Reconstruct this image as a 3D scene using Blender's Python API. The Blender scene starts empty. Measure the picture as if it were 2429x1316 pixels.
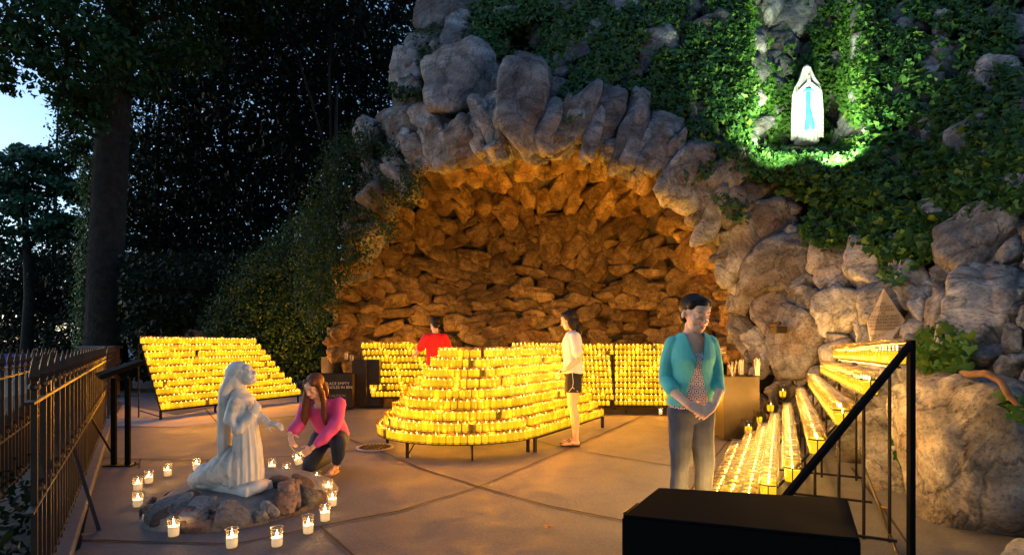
import bpy, bmesh, math, random
import numpy as np
from mathutils import Vector, Matrix, Euler
S = bpy.context.scene
COL = S.collection
random.seed(7)
rng = np.random.default_rng(7)
# ------------------------------------------------ camera, dusk sky, exposure
W0, H0, F, CX, HY, CH = 2429.0, 1316.0, 1250.0, 1214.5, 815.0, 1.30
cam = bpy.data.cameras.new('camera')
camo = bpy.data.objects.new('camera', cam)
COL.objects.link(camo)
cam.sensor_fit = 'HORIZONTAL'
cam.sensor_width = 36
cam.lens = 36 * F / W0
cam.shift_y = (HY - H0 / 2) / W0
cam.clip_start = 0.05
cam.clip_end = 2000
camo.location = (0, 0, CH)
camo.rotation_euler = (math.radians(90), 0, 0)
S.camera = camo
S.view_settings.view_transform = 'Standard'
S.view_settings.look = 'None'
S.view_settings.exposure = 1.5
S.view_settings.gamma = 1
S.cycles.use_denoising = True
S.cycles.max_bounces = 6
S.cycles.diffuse_bounces = 3
S.cycles.glossy_bounces = 2
S.cycles.transmission_bounces = 4
S.cycles.transparent_max_bounces = 24
S.cycles.sample_clamp_indirect = 2.0
S.cycles.use_light_tree = True
S.cycles.caustics_reflective = False
S.cycles.caustics_refractive = False

wd = bpy.data.worlds.new('World')
S.world = wd
wd.use_nodes = True
nt = wd.node_tree
bg = nt.nodes['Background']
sky = nt.nodes.new('ShaderNodeTexSky')
sky.sky_type = 'NISHITA'
sky.sun_disc = False
sky.sun_elevation = math.radians(13.0)
sky.sun_rotation = math.radians(-80)
sky.air_density = 1.0
sky.dust_density = 0.6
sky.ozone_density = 3.0
nt.links.new(sky.outputs[0], bg.inputs[0])
bg.inputs[1].default_value = 0.11
sun = bpy.data.lights.new('sun', 'SUN')
suno = bpy.data.objects.new('sun', sun)
COL.objects.link(suno)
sun.energy = 0.03
sun.angle = math.radians(20)
sun.color = (0.75, 0.85, 1.0)
suno.rotation_euler = (math.radians(50), 0, math.radians(25))

# ------------------------------------------------ picture point -> place
def G(px, py, z=0.0):
    Y = F * (CH - z) / (py - HY)
    return Vector(((px - CX) / F * Y, Y, z))
def P(px, py, Y):
    return Vector(((px - CX) / F * Y, Y, CH - (py - HY) / F * Y))

# ------------------------------------------------ object helpers
def link(o, parent=None):
    COL.objects.link(o)
    if parent is not None:
        o.parent = parent
    return o
def mesh_obj(name, verts, faces, mats, parent=None, smooth=True, mi=None):
    me = bpy.data.meshes.new(name)
    if isinstance(verts, np.ndarray) and isinstance(faces, np.ndarray):
        n, k = faces.shape
        me.vertices.add(len(verts)); me.vertices.foreach_set('co', verts.astype(np.float32).ravel())
        me.loops.add(n * k); me.loops.foreach_set('vertex_index', faces.astype(np.int32).ravel())
        me.polygons.add(n)
        me.polygons.foreach_set('loop_start', np.arange(0, n * k, k, dtype=np.int32))
        me.polygons.foreach_set('loop_total', np.full(n, k, dtype=np.int32))
        me.update(calc_edges=True)
    else:
        me.from_pydata([tuple(v) for v in verts], [], [tuple(f) for f in faces])
    if not isinstance(mats, (list, tuple)):
        mats = [mats]
    for m in mats:
        me.materials.append(m)
    if mi is not None:
        me.polygons.foreach_set('material_index', np.asarray(mi, dtype=np.int32))
    if smooth:
        me.polygons.foreach_set('use_smooth', np.ones(len(me.polygons), dtype=bool))
    me.update()
    return link(bpy.data.objects.new(name, me), parent)
def fattr(o, name, arr):
    a = o.data.attributes.new(name, 'FLOAT', 'POINT')
    a.data.foreach_set('value', np.asarray(arr, dtype=np.float32))
def tag(o, label=None, cat=None, group=None, kind=None):
    if label: o['label'] = label
    if cat: o['category'] = cat
    if group: o['group'] = group
    if kind: o['kind'] = kind
    return o
def empty(name, loc, label, cat, group=None, rz=0.0):
    o = bpy.data.objects.new(name, None)
    o.empty_display_size = 0.1
    link(o)
    o.location = loc
    o.rotation_euler = (0, 0, rz)
    return tag(o, label, cat, group)

class MB:
    """collects boxes, bars, tubes; world or local coordinates"""
    def __init__(s):
        s.v = []; s.f = []; s.m = []
    def add(s, vs, fs, m=0):
        b = len(s.v)
        s.v += [tuple(v) for v in vs]
        s.f += [tuple(b + i for i in f) for f in fs]
        s.m += [m] * len(fs)
    def box(s, c, d, rz=0, m=0, rot=None, bev=0.0):
        hx, hy, hz = d[0] / 2, d[1] / 2, d[2] / 2
        R = rot or Matrix.Rotation(rz, 3, 'Z')
        c = Vector(c)
        vs = [c + R @ Vector((x * hx, y * hy, z * hz)) for x in (-1, 1) for y in (-1, 1) for z in (-1, 1)]
        s.add(vs, [(0, 1, 3, 2), (4, 6, 7, 5), (0, 4, 5, 1), (2, 3, 7, 6), (0, 2, 6, 4), (1, 5, 7, 3)], m)
    def hexa(s, b4, t4, m=0):
        s.add(list(b4) + list(t4), [(3, 2, 1, 0), (4, 5, 6, 7), (0, 1, 5, 4), (1, 2, 6, 5), (2, 3, 7, 6), (3, 0, 4, 7)], m)
    def tube(s, pts, r, n=6, m=0, ref=None, cap=True):
        pts = [Vector(p) for p in pts]
        k = len(pts)
        rs = r if isinstance(r, (list, tuple)) else [r] * k
        base = len(s.v)
        up = None
        for i, p in enumerate(pts):
            t = (pts[min(i + 1, k - 1)] - pts[max(i - 1, 0)])
            if t.length < 1e-9: t = Vector((0, 0, 1))
            t.normalize()
            if up is None:
                a = Vector(ref) if ref else (Vector((0, 0, 1)) if abs(t.z) < 0.9 else Vector((1, 0, 0)))
            else:
                a = up
            sd = t.cross(a)
            if sd.length < 1e-6: sd = t.cross(Vector((0, 1, 0)))
            sd.normalize()
            up = sd.cross(t).normalized()
            ri = rs[i]
            ra, rb = ri if isinstance(ri, (tuple, list)) else (ri, ri)
            for j in range(n):
                an = 2 * math.pi * (j + 0.5) / n
                s.v.append(tuple(p + sd * (math.cos(an) * ra) + up * (math.sin(an) * rb)))
        for i in range(k - 1):
            for j in range(n):
                a = base + i * n + j; b = base + i * n + (j + 1) % n
                s.f.append((a, b, b + n, a + n)); s.m.append(m)
        if cap:
            s.f.append(tuple(base + j for j in reversed(range(n)))); s.m.append(m)
            s.f.append(tuple(base + (k - 1) * n + j for j in range(n))); s.m.append(m)
    def lathe(s, prof, n=16, c=(0, 0, 0), m=0):
        base = len(s.v)
        for (r, z) in prof:
            for j in range(n):
                a = 2 * math.pi * j / n
                s.v.append((c[0] + r * math.cos(a), c[1] + r * math.sin(a), c[2] + z))
        for i in range(len(prof) - 1):
            for j in range(n):
                a = base + i * n + j; b = base + i * n + (j + 1) % n
                s.f.append((a, b, b + n, a + n)); s.m.append(m)
    def ell(s, c, r, n=12, k=8, rot=None, m=0):
        base = len(s.v); c = Vector(c); R = rot or Matrix.Identity(3)
        for i in range(k + 1):
            th = math.pi * i / k
            for j in range(n):
                a = 2 * math.pi * j / n
                s.v.append(tuple(c + R @ Vector((r[0] * math.sin(th) * math.cos(a), r[1] * math.sin(th) * math.sin(a), r[2] * math.cos(th)))))
        for i in range(k):
            for j in range(n):
                a = base + i * n + j; b = base + i * n + (j + 1) % n
                s.f.append((a, a + n, b + n, b)); s.m.append(m)
    def build(s, name, mats, parent=None, smooth=False, bevel=0.0):
        o = mesh_obj(name, s.v, s.f, mats, parent, smooth, s.m)
        if bevel:
            b = o.modifiers.new('bevel', 'BEVEL'); b.width = bevel; b.segments = 2; b.limit_method = 'ANGLE'
        return o

# ------------------------------------------------ materials
def mat(name, col=(0.5, 0.5, 0.5), rough=0.7, metal=0.0, emit=None, es=0.0, spec=0.5):
    m = bpy.data.materials.new(name)
    m.use_nodes = True
    b = m.node_tree.nodes['Principled BSDF']
    b.inputs['Base Color'].default_value = (*col, 1)
    b.inputs['Roughness'].default_value = rough
    b.inputs['Metallic'].default_value = metal
    b.inputs['Specular IOR Level'].default_value = spec
    if emit:
        b.inputs['Emission Color'].default_value = (*emit, 1)
        b.inputs['Emission Strength'].default_value = es
    return m
def nn(m, t, **kw):
    n = m.node_tree.nodes.new(t)
    for k, v in kw.items():
        setattr(n, k, v)
    return n
def lk(m, a, b): m.node_tree.links.new(a, b)
def bsdf(m): return m.node_tree.nodes['Principled BSDF']
def ramp(m, fac, stops):
    r = nn(m, 'ShaderNodeValToRGB')
    e = r.color_ramp.elements
    while len(e) < len(stops): e.new(0.5)
    for x, (p, c) in zip(e, stops):
        x.position = p; x.color = (*c, 1)
    lk(m, fac, r.inputs[0])
    return r
def noise(m, scale, detail=4, rough=0.55, vec=None, dist=0.0):
    n = nn(m, 'ShaderNodeTexNoise')
    n.inputs['Scale'].default_value = scale; n.inputs['Detail'].default_value = detail
    n.inputs['Roughness'].default_value = rough; n.inputs['Distortion'].default_value = dist
    if vec is not None: lk(m, vec, n.inputs['Vector'])
    return n
def bump(m, h, strength=0.4, dist=0.02, prev=None):
    b = nn(m, 'ShaderNodeBump')
    b.inputs['Strength'].default_value = strength; b.inputs['Distance'].default_value = dist
    lk(m, h, b.inputs['Height'])
    if prev is not None: lk(m, prev.outputs[0], b.inputs['Normal'])
    return b
def mixc(m, fac, a, b, mode='MIX'):
    x = nn(m, 'ShaderNodeMix', data_type='RGBA', blend_type=mode)
    if isinstance(fac, (int, float)): x.inputs[0].default_value = fac
    else: lk(m, fac, x.inputs[0])
    for s, v in ((6, a), (7, b)):
        if isinstance(v, tuple): x.inputs[s].default_value = (*v, 1)
        else: lk(m, v, x.inputs[s])
    return x.outputs[2]
def objco(m):
    return nn(m, 'ShaderNodeTexCoord').outputs['Object']
def varied(name, c1, c2, scale=3, rough=0.8, bs=0.0, bscale=60, bd=0.004, metal=0.0, spec=0.4):
    m = mat(name, c1, rough, metal, spec=spec)
    co = objco(m)
    n = noise(m, scale, 6, 0.6, co)
    r = ramp(m, n.outputs[0], [(0.3, c1), (0.7, c2)])
    lk(m, r.outputs[0], bsdf(m).inputs['Base Color'])
    if bs:
        n2 = noise(m, bscale, 4, 0.6, co)
        lk(m, bump(m, n2.outputs[0], bs, bd).outputs[0], bsdf(m).inputs['Normal'])
    return m
M = {}
def rock_mat(name, cols, warm, wamt=0.5):
    m = mat(name, cols[0], 0.85, spec=0.3)
    g = nn(m, 'ShaderNodeNewGeometry').outputs['Position']
    at = nn(m, 'ShaderNodeAttribute'); at.attribute_name = 'var'
    ofs = nn(m, 'ShaderNodeVectorMath', operation='SCALE')
    ofs.inputs[0].default_value = (37.0, 91.0, 53.0)
    lk(m, at.outputs['Fac'], ofs.inputs['Scale'])
    ad = nn(m, 'ShaderNodeVectorMath', operation='ADD')
    lk(m, g, ad.inputs[0]); lk(m, ofs.outputs[0], ad.inputs[1])
    vec = ad.outputs[0]
    n1 = noise(m, 2.2, 8, 0.62, vec, 0.6)
    base = ramp(m, n1.outputs[0], [(0.28, cols[0]), (0.5, cols[1]), (0.72, cols[2])])
    n2 = noise(m, 1.1, 5, 0.6, vec, 1.2)
    wr = ramp(m, n2.outputs[0], [(0.48, (0, 0, 0)), (0.62, (wamt,) * 3)])
    c = mixc(m, wr.outputs[0], base.outputs[0], warm)
    pv = nn(m, 'ShaderNodeMapRange'); pv.inputs['To Min'].default_value = 0.6; pv.inputs['To Max'].default_value = 1.3
    lk(m, at.outputs['Fac'], pv.inputs[0])
    hv = nn(m, 'ShaderNodeHueSaturation'); lk(m, c, hv.inputs['Color']); lk(m, pv.outputs[0], hv.inputs['Value'])
    # dark speckle and cracks
    n3 = noise(m, 30, 6, 0.7, vec)
    sp = ramp(m, n3.outputs[0], [(0.34, (0.35,) * 3), (0.5, (1, 1, 1)), (0.72, (1.25,) * 3)])
    c2 = mixc(m, 0.8, hv.outputs[0], sp.outputs[0], 'MULTIPLY')
    # strata: stretched, distorted noise
    mp = nn(m, 'ShaderNodeMapping'); mp.inputs['Scale'].default_value = (1.0, 1.0, 3.2)
    mp.inputs['Rotation'].default_value = (0.5, 0.35, 0)
    rt = nn(m, 'ShaderNodeVectorRotate', rotation_type='AXIS_ANGLE'); rt.inputs['Axis'].default_value = (0.5, 0.7, 0.5)
    an = nn(m, 'ShaderNodeMath', operation='MULTIPLY'); an.inputs[1].default_value = 7.0
    lk(m, at.outputs['Fac'], an.inputs[0]); lk(m, an.outputs[0], rt.inputs['Angle']); lk(m, vec, rt.inputs['Vector'])
    lk(m, rt.outputs[0], mp.inputs[0])
    n4 = noise(m, 1.6, 7, 0.65, mp.outputs[0], 1.5)
    st = ramp(m, n4.outputs[0], [(0.40, (0.45,) * 3), (0.5, (1, 1, 1)), (0.53, (1.0,) * 3), (0.56, (1.35,) * 3), (0.6, (1,) * 3)])
    c3 = mixc(m, 0.55, c2, st.outputs[0], 'MULTIPLY')
    dv = nn(m, 'ShaderNodeVectorMath', operation='SCALE'); dv.inputs['Scale'].default_value = 0.9
    lk(m, n2.outputs['Color'], dv.inputs[0])
    av = nn(m, 'ShaderNodeVectorMath', operation='ADD'); lk(m, vec, av.inputs[0]); lk(m, dv.outputs[0], av.inputs[1])
    vo = nn(m, 'ShaderNodeTexVoronoi', feature='DISTANCE_TO_EDGE'); vo.inputs['Scale'].default_value = 1.5; lk(m, av.outputs[0], vo.inputs['Vector'])
    ck = ramp(m, vo.outputs['Distance'], [(0.0, (0.22,) * 3), (0.018, (0.55,) * 3), (0.05, (1, 1, 1))])
    c3 = mixc(m, 0.6, c3, ck.outputs[0], 'MULTIPLY')
    lk(m, c3, bsdf(m).inputs['Base Color'])
    b1 = bump(m, n4.outputs[0], 0.5, 0.06)
    b2 = bump(m, n1.outputs[0], 0.55, 0.10, b1)
    b3 = bump(m, n3.outputs[0], 0.7, 0.015, b2)
    b4 = bump(m, ck.outputs[0], 0.4, 0.03, b3)
    lk(m, b4.outputs[0], bsdf(m).inputs['Normal'])
    return m
M['rock'] = rock_mat('facade_rock', [(0.055, 0.058, 0.068), (0.19, 0.192, 0.205), (0.40, 0.395, 0.40)], (0.14, 0.085, 0.06), 0.5)
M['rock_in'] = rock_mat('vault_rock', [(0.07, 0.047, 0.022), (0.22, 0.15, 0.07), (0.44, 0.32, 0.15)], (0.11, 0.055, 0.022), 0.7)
M['rock_pale'] = rock_mat('pale_granite', [(0.15, 0.14, 0.13), (0.33, 0.30, 0.27), (0.48, 0.45, 0.41)], (0.22, 0.14, 0.09), 0.6)
M['mortar'] = varied('mortar', (0.05, 0.045, 0.04), (0.12, 0.11, 0.10), 3, 0.95, 0.8, 25, 0.03)
M['iron'] = varied('wrought_iron', (0.012, 0.012, 0.014), (0.03, 0.022, 0.018), 20, 0.45, 0.3, 150, 0.001, 0.6)
M['rail_iron'] = varied('painted_fence_iron', (0.010, 0.011, 0.013), (0.035, 0.018, 0.011), 14, 0.5, 0.3, 120, 0.001, 0.3)
M['black'] = varied('matt_black_steel', (0.003, 0.003, 0.0035), (0.005, 0.005, 0.006), 5, 0.7, 0, metal=0.0, spec=0.04)
def leaf_mat(name, c1, c2, c3, sp=0.3):
    m = mat(name, c1, 0.5, spec=sp)
    at = nn(m, 'ShaderNodeAttribute'); at.attribute_name = 'var'
    r = ramp(m, at.outputs['Fac'], [(0.0, c1), (0.55, c2), (1.0, c3)])
    lk(m, r.outputs[0], bsdf(m).inputs['Base Color'])
    tr = nn(m, 'ShaderNodeBsdfTranslucent')
    lk(m, r.outputs[0], tr.inputs[0])
    mx = nn(m, 'ShaderNodeMixShader'); mx.inputs[0].default_value = 0.3
    lk(m, bsdf(m).outputs[0], mx.inputs[1]); lk(m, tr.outputs[0], mx.inputs[2])
    lk(m, mx.outputs[0], m.node_tree.nodes['Material Output'].inputs[0])
    return m
M['ivy'] = leaf_mat('ivy_leaf', (0.02, 0.065, 0.016), (0.045, 0.13, 0.025), (0.12, 0.19, 0.03))
M['ivy_small'] = leaf_mat('small_leaf', (0.008, 0.03, 0.009), (0.02, 0.06, 0.014), (0.06, 0.08, 0.016))
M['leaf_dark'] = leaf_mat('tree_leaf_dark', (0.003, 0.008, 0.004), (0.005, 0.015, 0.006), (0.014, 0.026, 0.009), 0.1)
M['ivy_floodlit'] = leaf_mat('floodlit_ivy_leaf', (0.04, 0.12, 0.02), (0.08, 0.20, 0.03), (0.16, 0.26, 0.04))  # niche ivy: floodlight glow put into the colour, paler than the other ivy
M['leaf_green'] = leaf_mat('plane_tree_leaf', (0.008, 0.03, 0.010), (0.016, 0.06, 0.018), (0.035, 0.09, 0.02), 0.15)
M['leaf_mid'] = leaf_mat('tree_leaf_mid', (0.015, 0.06, 0.03), (0.03, 0.10, 0.05), (0.05, 0.13, 0.06))
M['bark'] = varied('bark', (0.006, 0.006, 0.006), (0.03, 0.024, 0.02), 6, 0.95, 1.0, 14, 0.04)
M['stem'] = varied('vine_stem', (0.10, 0.05, 0.03), (0.2, 0.11, 0.06), 12, 0.9, 0.5, 60, 0.005)

# glass: thin, mostly clear
def glass_mat(name, tint, a=0.10, body=None):
    m = bpy.data.materials.new(name); m.use_nodes = True
    n = m.node_tree; n.nodes.remove(bsdf(m))
    t = nn(m, 'ShaderNodeBsdfTransparent'); t.inputs[0].default_value = (*tint, 1)
    g = nn(m, 'ShaderNodeBsdfGlossy'); g.inputs['Roughness'].default_value = 0.08
    f = nn(m, 'ShaderNodeLayerWeight'); f.inputs[0].default_value = 0.25
    if body:
        tl = nn(m, 'ShaderNodeBsdfTranslucent'); tl.inputs[0].default_value = (*body, 1)
        gx = nn(m, 'ShaderNodeMixShader'); gx.inputs[0].default_value = 0.6
        lk(m, g.outputs[0], gx.inputs[1]); lk(m, tl.outputs[0], gx.inputs[2]); g = gx
    mr = nn(m, 'ShaderNodeMapRange'); mr.inputs['To Min'].default_value = a * 0.35; mr.inputs['To Max'].default_value = 0.6
    lk(m, f.outputs['Facing'], mr.inputs[0])
    x = nn(m, 'ShaderNodeMixShader'); lk(m, mr.outputs[0], x.inputs[0]); lk(m, t.outputs[0], x.inputs[1]); lk(m, g.outputs[0], x.inputs[2])
    lk(m, x.outputs[0], n.nodes['Material Output'].inputs[0])
    return m
M['glass'] = glass_mat('clear_glass', (0.97, 0.96, 0.92), 0.4, (0.3, 0.27, 0.22))
M['rim'] = glass_mat('glass_rim', (0.9, 0.86, 0.78), 1.6, (0.4, 0.33, 0.22))
M['glass_rack'] = glass_mat('rack_glass', (0.97, 0.95, 0.88), 0.3, (0.08, 0.06, 0.03))
M['rim_rack'] = glass_mat('rack_rim', (0.9, 0.84, 0.7), 1.6, (0.12, 0.09, 0.045))
M['glass_row'] = glass_mat('row_glass', (0.93, 0.82, 0.6), 0.8, (0.22, 0.13, 0.03))
def glow_mat(name, base, ecol, es, attr=False):
    m = mat(name, base, 0.5, emit=ecol, es=es)
    if attr:
        at = nn(m, 'ShaderNodeAttribute'); at.attribute_name = 'burn'
        mu = nn(m, 'ShaderNodeMath', operation='MULTIPLY'); mu.inputs[1].default_value = es
        lk(m, at.outputs['Fac'], mu.inputs[0]); lk(m, mu.outputs[0], bsdf(m).inputs['Emission Strength'])
    return m
M['flame'] = glow_mat('flame', (0, 0, 0), (1.0, 0.62, 0.16), 14)
M['flame_floor'] = glow_mat('floor_flame', (0, 0, 0), (1.0, 0.52, 0.18), 150)
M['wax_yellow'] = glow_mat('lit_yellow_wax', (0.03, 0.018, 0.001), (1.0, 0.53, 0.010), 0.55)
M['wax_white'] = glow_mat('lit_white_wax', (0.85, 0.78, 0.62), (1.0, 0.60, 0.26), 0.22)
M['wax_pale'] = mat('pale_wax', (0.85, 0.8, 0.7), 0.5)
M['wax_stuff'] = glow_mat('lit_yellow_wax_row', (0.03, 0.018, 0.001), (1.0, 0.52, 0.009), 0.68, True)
M['flame_stuff'] = glow_mat('row_flame', (0, 0, 0), (1.0, 0.62, 0.16), 9)
# ------------------------------------------------ ground and pavement
M['soil'] = varied('dark_soil', (0.02, 0.025, 0.03), (0.05, 0.055, 0.06), 1.5, 0.95, 0.6, 12, 0.03)
def concrete():
    m = mat('concrete', (0.3, 0.27, 0.26), 0.8, spec=0.4)
    co = objco(m)
    n1 = noise(m, 0.6, 6, 0.65, co); n2 = noise(m, 45, 5, 0.75, co); n3 = noise(m, 2.6, 7, 0.7, co, 0.8)
    r = ramp(m, n1.outputs[0], [(0.3, (0.085, 0.090, 0.112)), (0.55, (0.110, 0.114, 0.138)), (0.75, (0.145, 0.146, 0.168))])
    s = ramp(m, n2.outputs[0], [(0.3, (0.5,) * 3), (0.5, (1, 1, 1)), (0.72, (1.35,) * 3)])
    t = ramp(m, n3.outputs[0], [(0.35, (0.62,) * 3), (0.5, (1, 1, 1))])
    c = mixc(m, 0.85, r.outputs[0], s.outputs[0], 'MULTIPLY')
    c = mixc(m, 0.35, c, t.outputs[0], 'MULTIPLY')
    lk(m, c, bsdf(m).inputs['Base Color'])
    b = bump(m, n2.outputs[0], 0.5, 0.006); b = bump(m, n3.outputs[0], 0.3, 0.01, b)
    lk(m, b.outputs[0], bsdf(m).inputs['Normal'])
    rr = ramp(m, n3.outputs[0], [(0.3, (0.55,) * 3), (0.7, (0.85,) * 3)])
    lk(m, rr.outputs[0], bsdf(m).inputs['Roughness'])
    return m
M['concrete'] = concrete()
M['concrete_light'] = varied('pale_concrete', (0.30, 0.275, 0.26), (0.38, 0.35, 0.33), 2, 0.85, 0.4, 45, 0.005)
M['joint'] = mat('joint', (0.025, 0.02, 0.02), 0.95)
gr = mesh_obj('ground', [(-400, -60, -0.02), (400, -60, -0.02), (400, 700, -0.02), (-400, 700, -0.02)], [(0, 1, 2, 3)], M['soil'], smooth=False)
tag(gr, kind='structure')
pv_pts = [(-2.3, -2.0), (6, -2.0), (6, 14.5), (-10.3, 14.5), (-9.2, 12.2)]
edge = [G(190, 1300), G(228, 1120), G(262, 985)]
pts = [(-2.35, 1.2), (6.5, 1.2), (6.5, 14.5), (-9.5, 14.5)] + [(p.x, p.y) for p in (G(288, 935), G(262, 985), G(228, 1120), G(190, 1300))]
pvo = mesh_obj('pavement', [(x, y, 0.0) for x, y in pts], [tuple(range(len(pts)))], M['concrete'], smooth=False)
tag(pvo, kind='structure')
# pale slab band on the left behind the statue
band = [G(262, 1010), G(420, 1012), G(700, 985), G(790, 935), G(720, 925), G(420, 985), G(290, 960)]
bo = mesh_obj('pavement_slab', [(p.x, p.y, 0.004) for p in band], [tuple(range(len(band)))], M['concrete_light'], smooth=False)
tag(bo, kind='structure')
def strip(paths, w=0.020, z=0.008):
    b = MB()
    for path in paths:
        q = [G(*p) for p in path]
        # densify and jitter a little
        d = []
        for a, c in zip(q, q[1:]):
            n = max(2, int((c - a).length / 0.25))
            for i in range(n):
                d.append(a.lerp(c, i / n) + Vector((random.gauss(0, 0.004), random.gauss(0, 0.004), 0)))
        d.append(q[-1])
        vs = []
        for i, p in enumerate(d):
            t = d[min(i + 1, len(d) - 1)] - d[max(i - 1, 0)]
            nrm = Vector((-t.y, t.x, 0)).normalized() * w / 2 * random.uniform(0.7, 1.3)
            vs += [(p.x + nrm.x, p.y + nrm.y, z), (p.x - nrm.x, p.y - nrm.y, z)]
        b.add(vs, [(2 * i, 2 * i + 1, 2 * i + 3, 2 * i + 2) for i in range(len(d) - 1)])
    return b
jo = strip([[(1640, 940), (1535, 982), (1400, 1042), (1300, 1085), (1135, 1155), (950, 1212), (757, 1249), (560, 1292), (300, 1284), (188, 1282)],
            [(800, 1030), (905, 1072), (1000, 1112), (1135, 1155), (1300, 1200), (1480, 1236), (1700, 1262)],
            [(1270, 1045), (1340, 1064), (1590, 1105), (1690, 1116)], [(760, 1250), (833, 1316), (870, 1350)],
            [(228, 1085), (330, 1090), (500, 1092), (700, 1082), (870, 1066)], [(485, 969), (552, 1042), (590, 1090)],
            [(1760, 1010), (1720, 1055), (1660, 1130), (1600, 1230)], [(262, 1012), (420, 1014), (560, 1006), (700, 988), (790, 968)],
            [(880, 960), (1010, 965)], [(2020, 1110), (2120, 1240), (2170, 1316)], [(332, 1088), (330, 1110)], [(1430, 968), (1520, 978)]]).build('pavement_joint', M['joint'])
tag(jo, kind='structure')
# kerb under the fence
kb = MB()
kp = [G(150, 1340), G(190, 1160), G(228, 1030), G(262, 955)]
kz = 0.07
FD = Vector((-0.714, 1, 0)).normalized()
F0 = Vector((-2.73, 3.15, 0))
for a, b_ in ((-1.2, 10.6),):
    p0 = F0 + FD * a; p1 = F0 + FD * b_; nrm = Vector((FD.y, -FD.x, 0))
    kb.box((p0 + p1) / 2 + Vector((0, 0, kz / 2 - 0.01)), (0.16, (p1 - p0).length, kz), rot=Matrix((nrm, FD, Vector((0, 0, 1)))).transposed())
tag(kb.build('kerb', M['concrete'], bevel=0.01), kind='structure')
# drain
dr = empty('drain_grate', G(889, 1062), 'round iron drain grate set in the pavement beside the tiered candle rack', 'drain')
b = MB(); b.lathe([(0.19, 0.012), (0.205, 0.02), (0.225, 0.02), (0.235, 0.004)], 32); b.build('rim', M['concrete_light'], dr, True)
b = MB(); b.lathe([(0.0, 0.006), (0.19, 0.007)], 32); b.build('pit', M['joint'], dr, True)
b = MB()
for i in range(-4, 5):
    x = i * 0.04; h = math.sqrt(0.19 ** 2 - x * x) * 2
    b.box((x, 0, 0.017), (0.012, h, 0.008))
b.build('bars', M['iron'], dr)

# ------------------------------------------------ candles
def jar_mesh(h, r, wax_h, n=16):
    """glass, wax and flame of one votive; base at z=0"""
    g = MB(); g.lathe([(r * 0.86, 0.0), (r * 0.9, 0.004), (r * 0.95, h * 0.3), (r, h - 0.007)], n)
    g.lathe([(r, h - 0.007), (r * 1.06, h - 0.005), (r * 1.06, h), (r * 0.96, h), (r * 0.95, h - 0.007)], n, m=1)
    g.lathe([(0, 0.008), (r * 0.88, 0.006), (r * 0.86, 0.0)], n)
    w = MB(); w.lathe([(0, 0.012), (r * 0.84, 0.012), (r * 0.90, wax_h * 0.5), (r * 0.91, wax_h), (r * 0.8, wax_h - 0.004), (0, wax_h - 0.006)], n)
    f = MB(); fr = 0.005; fz = wax_h + 0.004
    f.lathe([(0, fz), (fr * 0.8, fz + 0.006), (fr, fz + 0.013), (fr * 0.6, fz + 0.026), (0, fz + 0.034)], 8)
    k = MB(); k.tube([(0, 0, wax_h - 0.006), (0.001, 0, wax_h + 0.01)], 0.0015, 5)
    return g, w, f, k
MESH = {}
def proto(kind, h, r, wh, wm, n=16):
    g, w, f, k = jar_mesh(h, r, wh, n)
    res = []
    for nm, mb, m in (('glass_jar', g, M['glass']), ('wax', w, wm), ('flame', f, M['flame_floor'] if kind.startswith('floor') else M['flame']), ('wick', k, M['black'])):
        me = bpy.data.meshes.new(nm)
        me.from_pydata(mb.v, [], mb.f); me.materials.append(m if nm != 'glass_jar' or kind.startswith('floor') else M['glass_rack'])
        if nm == 'glass_jar': me.materials.append(M['rim' if kind.startswith('floor') else 'rim_rack']); me.polygons.foreach_set('material_index', mb.m)
        me.polygons.foreach_set('use_smooth', [True] * len(me.polygons)); me.update()
        res.append((nm, me))
    MESH[kind] = res
proto('floor', 0.130, 0.037, 0.066, M['wax_white'], 20)
proto('floor_b', 0.130, 0.037, 0.076, M['wax_white'], 20)
proto('rack', 0.165, 0.052, 0.088, M['wax_yellow'], 18)
proto('rack_b', 0.165, 0.052, 0.075, M['wax_yellow'], 18)
proto('rack_c', 0.165, 0.052, 0.098, M['wax_yellow'], 18)
M['wax_base'] = glow_mat('unmelted_wax', (0.85, 0.8, 0.7), (1.0, 0.62, 0.22), 0.35)
def candle(kind, loc, label, group, wick=True, tilt=0.0):
    o = bpy.data.objects.new('votive_candle', None); o.empty_display_size = 0.05
    link(o); o.location = loc; o.rotation_euler = (tilt, 0, random.uniform(0, 6.28))
    tag(o, label, 'candle', group)
    for nm, me in MESH[kind]:
        if nm == 'wick' and not wick: continue
        link(bpy.data.objects.new(nm, me), o)
    return o
WORD = ['first', 'second', 'third', 'fourth', 'fifth', 'sixth', 'seventh', 'eighth', 'ninth', 'tenth', 'eleventh', 'twelfth', 'thirteenth', 'fourteenth', 'fifteenth',
        'sixteenth', 'seventeenth', 'eighteenth', 'nineteenth', 'twentieth', 'twenty-first', 'twenty-second', 'twenty-third', 'twenty-fourth', 'twenty-fifth',
        'twenty-sixth', 'twenty-seventh', 'twenty-eighth', 'twenty-ninth', 'thirtieth', 'thirty-first', 'thirty-second']
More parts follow.
